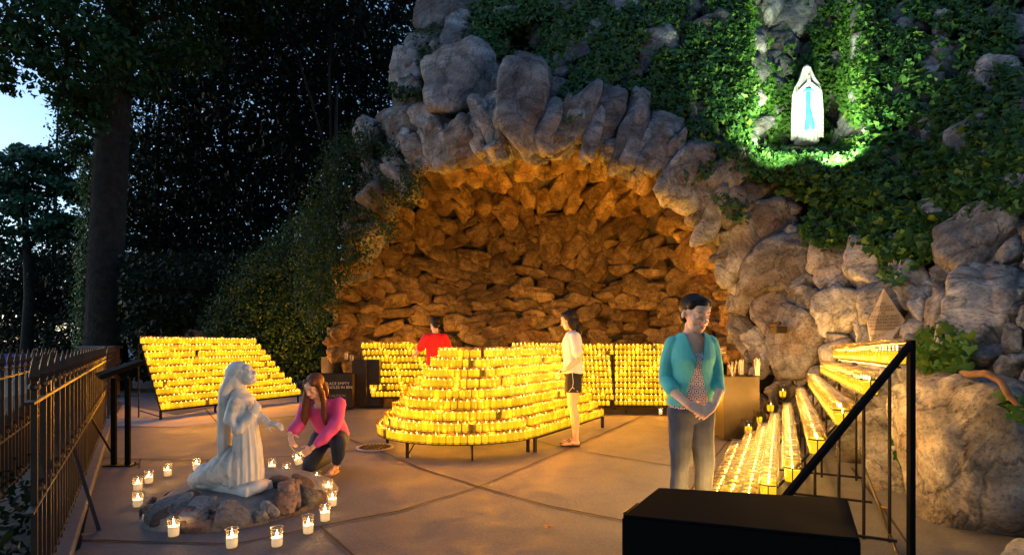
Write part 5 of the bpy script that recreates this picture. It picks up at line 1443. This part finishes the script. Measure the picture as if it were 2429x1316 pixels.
for s in (-1, 1): limb(b, [(s * .118, .004, 1.296), (s * .148, .010, 1.22), (s * .165, .012, 1.12), (s * .168, .002, 1.055), (s * .152, -.085, 1.0)], [.058, .049, .047, .046, .040])
def cutA(c):
    if c.z < .893 and abs(c.x) < .17: return True
    if c.z > 1.372: return True
    w = .018 + .060 * min(1, abs(c.z - 1.17) / .25) ** 1.1 if c.z > 1.17 else .018 + .075 * ((1.17 - c.z) / .28) ** 1.2
    if c.y < -.02 and abs(c.x - .005) < w and abs(c.x) < .12 and c.z > .89: return True
    return False
sculpt('cardigan', b, 0.0055, M['teal'], pa, 3, cut=cutA, thick=.005, wrinkle=folds(5, .0045, 16, (1, 1, 1.3)))
b = MB()
for s in (-1, 1): limb(b, [(s * .070, 0, .84), (s * .076, -.005, .65), (s * .080, -.012, .47), (s * .080, 0.012, .26), (s * .082, 0.02, .045)], [.090, .076, .062, .058, .062])
b.ell((0, .004, .86), (.150, .116, .10), 20, 12)
sculpt('jeans', b, 0.008, M['denim'], pa, 3, wrinkle=folds(8, .006, 24, (1, 1, 1.1)), cut=lambda c: c.z > .935)
for s in (-1, 1):
    b = MB(); b.ell((s * .092, -.05, .03), (.042, .125, .035), 14, 8); b.build('shoe', M['black_cotton'], pa, True)
b = MB(); T = HT
tell(b, T, (0, .030, .036), (.077, .090, .085), 20, 14); tell(b, T, (0, .115, .05), (.034, .03, .034)); tell(b, T, (0, .05, -.02), (.072, .058, .06)); tell(b, T, (0, -.024, .076), (.056, .054, .036)); tell(b, T, (0, -.046, .062), (.046, .034, .036)); tell(b, T, (-.054, -.022, .058), (.024, .034, .034)); tell(b, T, (.054, -.022, .058), (.024, .034, .034))
sculpt('hair', b, 0.006, M['hair_dark'], pa, 3, wrinkle=folds(4, .002, 40, (1, .3, 1)))

# ---- girl in white shirt, seen in profile
pb = person(G(1360, 1056), -94, 'girl in white printed T-shirt and black shorts standing in profile')
k = 1.715 / 1.61
HT = TR_((0, -.055, 1.60), 0, 17, 0, 1.03)
b = MB(); head_prims(b, HT)
limb(b, [(0, .01, 1.41), (0, -.005, 1.49), (0, -.03, 1.55)], [.060, .048, .05])
torso(b, [(0, 0, .88, .13, .095), (0, 0, 1.05, .115, .085), (0, 0, 1.2, .13, .095), (0, 0, 1.32, .15, .10), (0, 0, 1.41, .15, .085), (0, 0.005, 1.45, .08, .06)])
for s in (-1, 1):
    limb(b, [(s * .145, .01, 1.395), (s * .175, .045, 1.24), (s * .18, .05, 1.09), (s * .13, -.08, .99), (s * .05, -.175, .935)], [.047, .043, .037, .032, .023])
    limb(b, [(s * .085, 0, .86), (s * .088, -.01, .70), (s * .082, -.012, .50), (s * .080, .022, .36), (s * .078, .028, .12), (s * .078, .03, .075)], [.092, .080, .057, .056, .036, .033])
    limb(b, [(s * .082, .05, .05), (s * .085, -.03, .045), (s * .09, -.115, .032)], [(.03, .03), (.033, .026), (.035, .018)])
    for j in range(5): b.tube([(s * (.065 + j * .013), -.12, .028), (s * (.063 + j * .0135), -.158 + j * .006, .024)], [.010 - j * .001, .008 - j * .0008], 8)
hand(b, (-.05, -.175, .935), (.75, -.45, -.4), (-.3, -.8, .5), -1, (25, 30, 20)); hand(b, (.05, -.175, .935), (-.7, -.5, -.4), (.3, -.8, .5), 1, (25, 30, 20))
sculpt('body', b, 0.0062, M['skin2'], pb, 3)
face_parts(pb, HT, 'hair_dark')
b = MB(); torso(b, [(0, 0.0, .915, .165, .128), (0, 0.0, 1.0, .155, .118), (0, -.005, 1.1, .150, .114), (0, -.012, 1.24, .160, .124), (0, -.012, 1.33, .165, .124), (0, 0.0, 1.41, .158, .096), (0, 0.01, 1.455, .085, .065)])
for s in (-1, 1): limb(b, [(s * .13, .008, 1.39), (s * .168, .03, 1.28), (s * .182, .045, 1.19)], [.062, .062, .065])
sculpt('shirt', b, 0.008, M['white_cotton'], pb, 3, cut=lambda c: c.z < .925 or c.z > 1.452, thick=.004, wrinkle=folds(9, .005, 12, (1, 1, .5)))
b = MB()
for i in range(9):
    for j in range(random.randint(3, 6)):
        x = -.085 + j * .032 + random.uniform(-.006, .006); z = 1.36 - i * .036
        b.box((x, .118 - .05 * (abs(x) / .1) ** 2 * .3 + (0.004 if i < 6 else .002), z), (random.uniform(.012, .026), .004, .016), m=0)
pr = b.build('shirt_print', M['black_cotton'], pb)
b = MB(); b.ell((0, .004, .915), (.158, .122, .085), 20, 12)
for s in (-1, 1): limb(b, [(s * .082, .0, .88), (s * .09, -.005, .78), (s * .094, -.006, .68)], [.102, .104, .108])
sculpt('shorts', b, 0.008, M['black_cotton'], pb, 3, cut=lambda c: c.z < .695 or c.z > .975, thick=.004)
for s in (-1, 1):
    b = MB(); b.tube([(s * .172, -.02, .93), (s * .196, -.01, .82), (s * .199, -.02, .76), (s * .185, -.065, .703)], .0035, 5); b.tube([(s * .198, -.02, .76), (s * .19, .05, .703)], .0035, 5); b.build('piping', M['white_cotton'], pb)
    b = MB(); b.ell((s * .082, -.045, .012), (.044, .135, .012), 16, 6); b.tube([(s * .082, -.12, .03), (s * .055, -.05, .068), (s * .045, .0, .02)], .005, 5); b.tube([(s * .082, -.12, .03), (s * .105, -.05, .066), (s * .118, .0, .02)], .005, 5); b.build('flip_flop', M['black_cotton'], pb, True)
b = MB(); b.lathe([(.028, -.01), (.030, 0), (.028, .01)], 14); w_ = b.build('watch', M['black'], pb); w_.location = (.075, -.15, .95); w_.rotation_euler = (0.9, 0, -.6)
b = MB(); T = HT
tell(b, T, (0, .026, .040), (.084, .098, .085), 20, 14); tell(b, T, (0, .06, -.05), (.080, .055, .10)); tell(b, T, (0, .075, -.13), (.085, .045, .09)); tell(b, T, (-.066, .02, -.05), (.022, .05, .09)); tell(b, T, (.066, .02, -.05), (.022, .05, .09)); tell(b, T, (0, -.04, .085), (.06, .045, .024))
sculpt('hair', b, 0.007, M['hair_dark'], pb, 3, wrinkle=folds(14, .004, 30, (1, 1, .15)))

# ---- man in red, back turned
pc_ = person(Vector((-1.27, 8.72, 0)), -158, 'man in red T-shirt seen from behind, lighting a candle with outstretched hand')
pc_.scale = (.90, .95, 1)
HT = TR_((0, -.035, 1.615), 10, 20, 0, 1.05)
b = MB(); head_prims(b, HT, False)
limb(b, [(0, .01, 1.43), (0, 0, 1.50), (0, -.02, 1.57)], [.064, .054, .055])
torso(b, [(0, 0, .9, .14, .095), (0, 0, 1.1, .13, .09), (0, 0, 1.3, .155, .10), (0, 0, 1.42, .165, .085), (0, 0.005, 1.47, .08, .06)])
limb(b, [(.18, .0, 1.41), (.25, -.06, 1.25), (.28, -.10, 1.20), (.30, -.30, 1.13), (.31, -.36, 1.115)], [.05, .045, .040, .033, .026]); hand(b, (.31, -.36, 1.115), (.05, -1, -.25), (.3, 0, 1), 1, (30, 35, 20))
limb(b, [(-.18, .0, 1.41), (-.225, .0, 1.25), (-.225, -.02, 1.15), (-.20, -.22, 1.17)], [.05, .045, .039, .028]); hand(b, (-.20, -.22, 1.17), (0, -1, .15), (-.6, 0, .8), -1, (35, 40, 25))
for s in (-1, 1):
    limb(b, [(s * .09, 0, .86), (s * .09, -.01, .48), (s * .09, .02, .09)], [.085, .058, .038]); limb(b, [(s * .09, .05, .05), (s * .095, -.10, .04)], [.036, .034])
sculpt('body', b, 0.007, M['skin2'], pc_, 3)
b = MB(); torso(b, [(0, 0.0, .93, .165, .122), (0, 0.0, 1.05, .160, .118), (0, 0, 1.2, .168, .12), (0, 0, 1.34, .185, .125), (0, 0.0, 1.43, .170, .098), (0, 0.01, 1.48, .085, .068)])
limb(b, [(.165, .0, 1.405), (.225, -.035, 1.31), (.258, -.07, 1.24)], [.07, .070, .068]); limb(b, [(-.165, .0, 1.405), (-.22, .0, 1.31), (-.235, .0, 1.21)], [.07, .070, .070])
sculpt('shirt', b, 0.009, M['red'], pc_, 3, cut=lambda c: c.z < .94 or c.z > 1.478, thick=.004, wrinkle=folds(19, .005, 12, (1, 1, .5)))
b = MB(); b.ell((0, .004, .91), (.16, .122, .09), 20, 12)
for s in (-1, 1): limb(b, [(s * .085, .0, .88), (s * .098, -.005, .5)], [.105, .098])
sculpt('shorts', b, 0.009, M['black_cotton'], pc_, 3, cut=lambda c: c.z < .52, thick=.003)
b = MB(); T = HT; tell(b, T, (0, .026, .038), (.083, .096, .083), 20, 14); tell(b, T, (0, .06, -.02), (.074, .05, .06)); tell(b, T, (0, -.045, .085), (.062, .05, .028))
sculpt('hair', b, 0.007, M['hair_black'], pc_, 3, wrinkle=folds(24, .003, 50))
b = MB(); b.tube([(.313, -.44, 1.10), (.325, -.62, .99)], .003, 5); b.build('lighting_stick', M['wax_pale'], pc_)
b = MB()
for s in (-1, 1): b.ell((s * .095, -.04, .04), (.05, .14, .045), 14, 8)
b.build('shoes', M['black_cotton'], pc_, True)

# ---- kneeling woman in pink
pd = person(G(771, 1120), 0, 'kneeling woman with long auburn hair in pink blouse and dark jeans')
HT = TR_((-.055, -.15, .885), -22, 30, 6, 1.0)
b = MB(); head_prims(b, HT)
limb(b, [(-.03, .0, .70), (-.04, -.06, .755), (-.05, -.11, .82)], [.062, .048, .05])
torso(b, [(.03, .13, .34, .13, .10), (.01, .08, .48, .12, .09), (-.01, .04, .60, .14, .095), (-.03, .01, .69, .14, .075), (-.03, 0, .72, .07, .05)])
A1 = [(-.18, .0, .675), (-.212, -.06, .56), (-.222, -.11, .50), (-.240, -.20, .455), (-.250, -.25, .435)]
A2 = [(.135, .0, .69), (.150, -.07, .56), (.125, -.15, .475), (.05, -.24, .375), (-.02, -.30, .305)]
limb(b, A1, [.045, .04, .036, .028, .023]); limb(b, A2, [.045, .04, .036, .028, .023])
hand(b, A1[-1], (.30, -.35, -.80), (-.5, -.75, .2), -1, (15, 25, 20)); hand(b, A2[-1], (-.75, -.25, -.5), (.3, -.9, .2), 1, (32, 42, 30), thumb=.3)
limb(b, [(.16, -.07, .15), (.11, -.03, .075)], [.036, .031]); limb(b, [(.105, .02, .045), (.10, -.09, .05), (.10, -.165, .03)], [(.028, .028), (.033, .026), (.036, .016)])
for j in range(5): b.tube([(.075 + j * .013, -.165, .027), (.070 + j * .0145, -.205 + abs(j - 1) * .005, .022)], [.0095 - j * .0009, .0078 - j * .0007], 8)
limb(b, [(.10, .10, .33), (.17, -.12, .33), (.16, -.07, .15)], [.06, .05, .034]); limb(b, [(-.06, .05, .33), (-.115, -.12, .08)], [.06, .05])
sculpt('body', b, 0.005, M['skin'], pd, 3)
face_parts(pd, HT, 'hair_red')
b = MB(); torso(b, [(.04, .12, .335, .165, .125), (.03, .10, .42, .155, .12), (.0, .07, .52, .150, .118), (-.02, .03, .62, .160, .115), (-.03, .01, .685, .160, .090), (-.03, 0.0, .735, .085, .07)])
limb(b, [A1[0], A1[1], A1[2], Vector(A1[3]) + Vector((0, .0, .0))], [.066, .062, .060, .052]); limb(b, [A2[0], A2[1], A2[2], Vector((.065, -.225, .39)), Vector((.02, -.27, .345))], [.068, .064, .062, .058, .040])
sculpt('blouse', b, 0.007, M['pink'], pd, 3, cut=lambda c: (c.z > .655 and c.y < -.03 and abs(c.x + .04) < .075) or (c.z > .735 and abs(c.x + .03) < .085 and c.y < .06), thick=.003, wrinkle=folds(29, .008, 22, (1, 1, .6)))
b = MB(); b.ell((.03, .12, .34), (.165, .13, .11), 20, 12)
limb(b, [(-.06, .08, .33), (-.095, -.02, .20), (-.115, -.10, .095)], [.105, .092, .080]); limb(b, [(-.115, -.09, .085), (-.11, .10, .075), (-.10, .33, .06)], [.075, .066, .05])
limb(b, [(.10, .12, .32), (.15, -.02, .34), (.175, -.13, .325)], [.105, .095, .080]); limb(b, [(.175, -.13, .31), (.165, -.09, .20), (.135, -.045, .125)], [.078, .066, .050])
sculpt('jeans', b, 0.008, M['denim_dark'], pd, 3, wrinkle=folds(33, .006, 26))
b = MB(); T = HT; r_ = M['hair_red']
tell(b, T, (0, .026, .042), (.082, .098, .084), 20, 14); tell(b, T, (-.042, -.038, .068), (.034, .040, .040)); tell(b, T, (.042, -.038, .068), (.034, .040, .040))
w = lambda c: T @ Vector(c)
for s, zz in ((-1, .50), (1, .50)):
    e_ = w((s * .085, .0, -.10)); x_ = -.155 if s < 0 else .035
    b.tube([w((s * .035, -.02, .085)), w((s * .072, -.015, .03)), w((s * .084, -.012, -.06)), Vector((e_.x * .6 + x_ * .4, -.13, .70)), Vector((x_, -.125, .60)), Vector((x_ + .01 * s, -.12, zz))], [(.03, .02), (.034, .028), (.038, .028), (.042, .024), (.040, .022), (.018, .010)], 12)
tell(b, T, (0, .08, -.07), (.08, .04, .12))
sculpt('hair', b, 0.006, r_, pd, 3, wrinkle=folds(34, .005, 34, (1, 1, .12)))
b = MB()
b.ell((.102, -.065, .010), (.046, .145, .011), 16, 6); b.build('sandal', M['tan_leather'], pd, True)
for pts in ([(.065, -.14, .035), (.10, -.10, .075), (.14, -.06, .05)], [(.14, -.13, .035), (.10, -.10, .078), (.07, -.04, .05)], [(.07, .02, .06), (.105, -.045, .105), (.145, .02, .06)]):
    b = MB(); b.tube(pts, (.0075), 6); b.build('sandal_strap', M['tan_leather'], pd, True)
pdl = pd.location
hc = candle('floor', pdl + Vector((-.137, -.30, .145)), 'tilted lit candle held in the hand of the kneeling woman', None); hc.rotation_euler = (0.1, math.radians(-14), 0)
b = MB(); b.tube([(-.232, -.315, .345), (-.165, -.315, .262)], .0028, 5); ls = b.build('lighting_stick', M['wax_pale']); ls.location = pdl
tag(ls, 'thin pale lighting stick dipped into the held candle by the kneeling woman', 'stick')

# ---- kneeling statue
def marble(name, c1, c2, c3):
    m = mat(name, c2, 0.6, spec=0.4); co = objco(m); n = noise(m, 4, 7, 0.65, co, .8); r = ramp(m, n.outputs[0], [(0.3, c1), (0.46, c2), (0.7, c3)])
    n2 = noise(m, 50, 4, 0.6, co); lk(m, r.outputs[0], bsdf(m).inputs['Base Color']); lk(m, bump(m, n2.outputs[0], .35, .003, bump(m, n.outputs[0], .3, .012)).outputs[0], bsdf(m).inputs['Normal']); return m
M['marble'] = marble('weathered_marble', (0.42, 0.40, 0.38), (0.68, 0.66, 0.64), (0.80, 0.79, 0.77))
ks = empty('kneeling_statue', Vector((-2.18, 4.22, 0.135)), 'white marble statue of a veiled girl kneeling on the stone mound', 'statue')
sK = 1250 / 4.22
def K(px, py, y=0.0): return Vector(((px - 596) / sK, y, (1172 - py) / sK))
b = MB()
# plinth
bb = [K(500, 1168, .10), K(650, 1190, -.22), K(668, 1160, .05), K(530, 1140, .30)]
for v in bb: v.z = 0
b2 = MB(); b2.hexa([Vector((-.34, .02, 0)), Vector((.16, -.22, 0)), Vector((.26, .04, 0)), Vector((-.22, .26, 0))], [Vector((-.33, .03, .085)), Vector((.15, -.20, .075)), Vector((.245, .04, .075)), Vector((-.21, .24, .085))])
b2.ell((-.24, .06, .05), (.13, .14, .06), 16, 10); b2.ell((.17, -.08, .045), (.085, .11, .05), 14, 8)
sculpt('base', b2, 0.010, M['marble'], ks, 4, wrinkle=folds(44, .006, 12, (1, 1, 1)))
# robe
torso(b, [(.02, 0, .05, .15, .16), (.045, 0, .18, .125, .14), (.06, 0, .34, .100, .12), (.055, 0, .47, .085, .105), (.04, 0, .56, .085, .115), (.03, 0, .64, .095, .13), (.015, 0, .72, .085, .13), (-.005, 0, .77, .06, .09), (0, 0, .82, .045, .05)])
limb(b, [(.0, .0, .20), (-.14, .02, .14), (-.28, .03, .10), (-.36, .03, .07)], [(.17, .15), (.16, .12), (.13, .08), (.08, .05)])
def rob(p): 
    a = np.arctan2(p[:, 1], p[:, 0] - .03); return (.0075 * np.sin(a * 17 + 5 * p[:, 2]) + .004 * np.sin(a * 31)) * np.clip(1.1 - p[:, 2] * 1.4, 0, 1) + .003 * fnoise(p * 14, 9, 3, 1)
# arms
limb(b, [(.02, -.12, .71), (.0, -.15, .58), (.06, -.15, .50), (.14, -.09, .60)], [.046, .045, .042, .032])
limb(b, [(.02, .11, .71), (.06, .12, .60), (.14, .10, .545), (.21, .04, .525)], [.045, .044, .040, .030])
sculpt('robe', b, 0.008, M['marble'], ks, 3, wrinkle=rob)
HTs = TR_((.03, -.01, .915), 90, -24, 0, .93)
b = MB(); head_prims(b, HTs, True, False); limb(b, [(0, 0, .78), (.01, 0, .85)], [.046, .045])
hand(b, (.14, -.09, .60), (.35, .35, .8), (.6, -.7, 0), -1, (25, 30, 20), .95); hand(b, (.20, .04, .527), (1, -.15, -.08), (.1, -.3, .9), 1, (18, 20, 12), 1.0)
sculpt('head_and_hands', b, 0.005, M['marble'], ks, 2)
b = MB(); T = HTs
tell(b, T, (0, .034, .05), (.084, .100, .086), 20, 12); tell(b, T, (0, .07, -.02), (.088, .07, .10))
b.tube([(-.03, 0, .90), (-.085, 0, .78), (-.105, 0, .62), (-.115, .0, .45), (-.12, 0, .27)], [(.10, .07), (.125, .052), (.11, .04), (.095, .036), (.08, .03)], 18, ref=(1, 0, 0))
def veil(p):
    a = p[:, 1]; return .006 * np.sin(a * 85 + 3 * p[:, 2]) * np.clip(1.3 - p[:, 2] * 1.2, 0, 1)
sculpt('veil', b, 0.007, M['marble'], ks, 3, wrinkle=veil)

# ---- standing statue in the niche
NY = 9.75
ms = empty('standing_statue', P(1913, 332, NY), 'floodlit white standing statue with blue sash in the ivy niche', 'statue')
M['white_paint'] = marble('white_painted_stone', (0.28, 0.28, 0.28), (0.36, 0.36, 0.36), (0.42, 0.42, 0.42))
M['sash'] = varied('blue_paint', (0.02, 0.32, 0.52), (0.04, 0.42, 0.6), 6, 0.5)
ms.rotation_euler = (0, 0, math.radians(-18)); ms.scale = (.80, .9, 1)
b = MB(); torso(b, [(0, 0, -.06, .255, .17), (0, 0, .10, .25, .16), (0, 0, .4, .245, .15), (0, 0, .7, .23, .15), (0, 0, .86, .21, .14), (0, 0, 1.0, .17, .12), (0, 0, 1.12, .11, .09), (0, .0, 1.19, .07, .07)])
def rob2(p):
    a = np.arctan2(p[:, 1] * 1.5, p[:, 0]); return .008 * np.sin(a * 15) * np.clip(1.15 - p[:, 2], 0, 1)
sculpt('robe', b, 0.012, M['white_paint'], ms, 3, wrinkle=rob2)
HTm = TR_((-.01, -.02, 1.26), 0, -8, 8, 1.0)
b = MB(); head_prims(b, HTm); limb(b, [(0, 0, 1.1), (0, -.005, 1.2)], [.05, .05])
for s in (-1, 1): limb(b, [(s * .20, -.04, .97), (s * .19, -.15, .82), (s * .03, -.20, .96)], [.06, .06, .03]); hand(b, (s * .028, -.20, .95), (-s * .12, -.05, 1), (s, 0, 0), -s, (4, 4, 4))
sculpt('figure', b, 0.007, M['white_paint'], ms, 2)
b = MB(); T = HTm; tell(b, T, (0, .03, .045), (.088, .10, .09), 20, 12)
for s in (-1, 1): b.tube([(s * .06, -.0, 1.32), (s * .095, -.01, 1.2), (s * .135, -.04, 1.08), (s * .185, -.06, .96), (s * .215, -.06, .82), (s * .235, -.06, .5), (s * .245, -.04, 0.0)], [(.05, .03), (.06, .04), (.06, .05), (.05, .08), (.035, .10), (.03, .10), (.03, .10)], 12)
b.tube([(0, .07, 1.28), (0, .10, 1.1), (0, .12, .6), (0, .12, 0)], [(.09, .05), (.18, .06), (.22, .07), (.23, .07)], 16, ref=(0, -1, 0))
sculpt('mantle', b, 0.010, M['white_paint'], ms, 4, wrinkle=lambda p: .006 * np.sin(p[:, 0] * 60) * np.clip(1.2 - p[:, 2], 0, 1))
b = MB(); b.tube([(0, -.165, .84), (.0, -.185, .7), (-.02, -.185, .4), (-.03, -.18, .12)], [(.05, .02), (.045, .018), (.045, .018), (.055, .018)], 10, ref=(0, -1, 0))
b.tube([(0, -.17, .83), (-.03, -.195, .66), (.03, -.20, .4), (.10, -.19, .12)], [(.035, .016), (.038, .016), (.042, .016), (.05, .016)], 10, ref=(0, -1, 0))
b.tube([(-.20, -.10, .82), (-.1, -.165, .85), (0, -.185, .85), (.1, -.165, .85), (.20, -.10, .82)], [(.02, .03)] * 5, 8)
sculpt('sash', b, 0.007, M['sash'], ms, 2, wrinkle=lambda p: .003 * np.sin(p[:, 0] * 220))
b = MB()
for i in range(22):
    t = i / 21; b.ell((-.10 - .05 * math.sin(t * 3.1), -.20, .86 - .42 * t), (.007, .007, .007), 6, 5)
b.build('rosary', M['steel'], ms, True)
# floodlight behind the ledge ivy and its light
fl = P(1885, 352, 9.0)
fo = empty('floodlight', fl, 'small floodlight tucked in the ivy at the feet of the standing statue', 'floodlight')
b = MB(); b.box((0, 0, -.03), (.16, .10, .08)); b.tube([(0, 0, -.07), (0, .02, -.3)], .012, 6); b.build('housing', M['iron'], fo, bevel=.01)
def spot(loc, tgt, e, col, size, blend=.7, rad=.06):
    l = bpy.data.lights.new('floodlight_lamp', 'SPOT'); l.energy = e; l.color = col; l.spot_size = math.radians(size); l.spot_blend = blend; l.shadow_soft_size = rad
    o = bpy.data.objects.new('floodlight_lamp', l); COL.objects.link(o); o.location = loc
    o.rotation_euler = (Vector(tgt) - Vector(loc)).to_track_quat('-Z', 'Y').to_euler(); return o
spot(fl + Vector((0, -.0, .03)), P(1912, 120, 10.4), 6, (0.90, 1.0, 0.72), 130)
for px, py, e in ((1868, 392, 420), (1985, 392, 420)):
    p = P(px, py, 8.0)
    f2 = empty('floodlight', p, 'small floodlight on a bracket at the ledge, %s of the standing statue' % ('left' if px < 1900 else 'right'), 'floodlight')
    b = MB(); b.box((0, 0, -.03), (.07, .06, .045)); b.tube([(0, 0, -.05), (0, .3, -.12), (0, 1.3, -.15)], .01, 6); b.build('housing', M['iron'], f2, bevel=.006)
    spot(p + Vector((0, 0, .03)), P(1912 + (px - 1925) * 2.0, 20, 10.8), e, (0.86, 1.0, 0.60), 90, 1.0)
spot(P(1985, 392, 8.0) + Vector((0, 0, .05)), P(1800, 150, 9.8), 200, (.86, 1.0, .6), 50, 1.0)
spot(P(1868, 392, 8.0) + Vector((0, 0, .05)), P(2040, 150, 9.8), 200, (.86, 1.0, .6), 50, 1.0)
spot(P(1760, 300, 7.6), P(1915, 190, 10.0), 2, (0.92, 1.0, 0.80), 40, .9, .08)
# trees behind and over the camera that shade the place from the open sky
for i, (x, y, lab) in enumerate([(-7.5, -3.5, 'tall tree behind the fence, out of the picture at left'), (6.5, -3.0, 'tall tree standing behind the viewer at far right'), (-1.0, -7.5, 'tall tree standing behind the viewer in the middle'),
                                 (3.0, -8.5, 'tall tree behind the viewer between the middle one and the right one')]):
    cl = [((x + random.uniform(-4, 4), y + random.uniform(-3, 4.0), random.uniform(5, 15)), (2.8, 2.8, 2.2), 520) for _ in range(14)]
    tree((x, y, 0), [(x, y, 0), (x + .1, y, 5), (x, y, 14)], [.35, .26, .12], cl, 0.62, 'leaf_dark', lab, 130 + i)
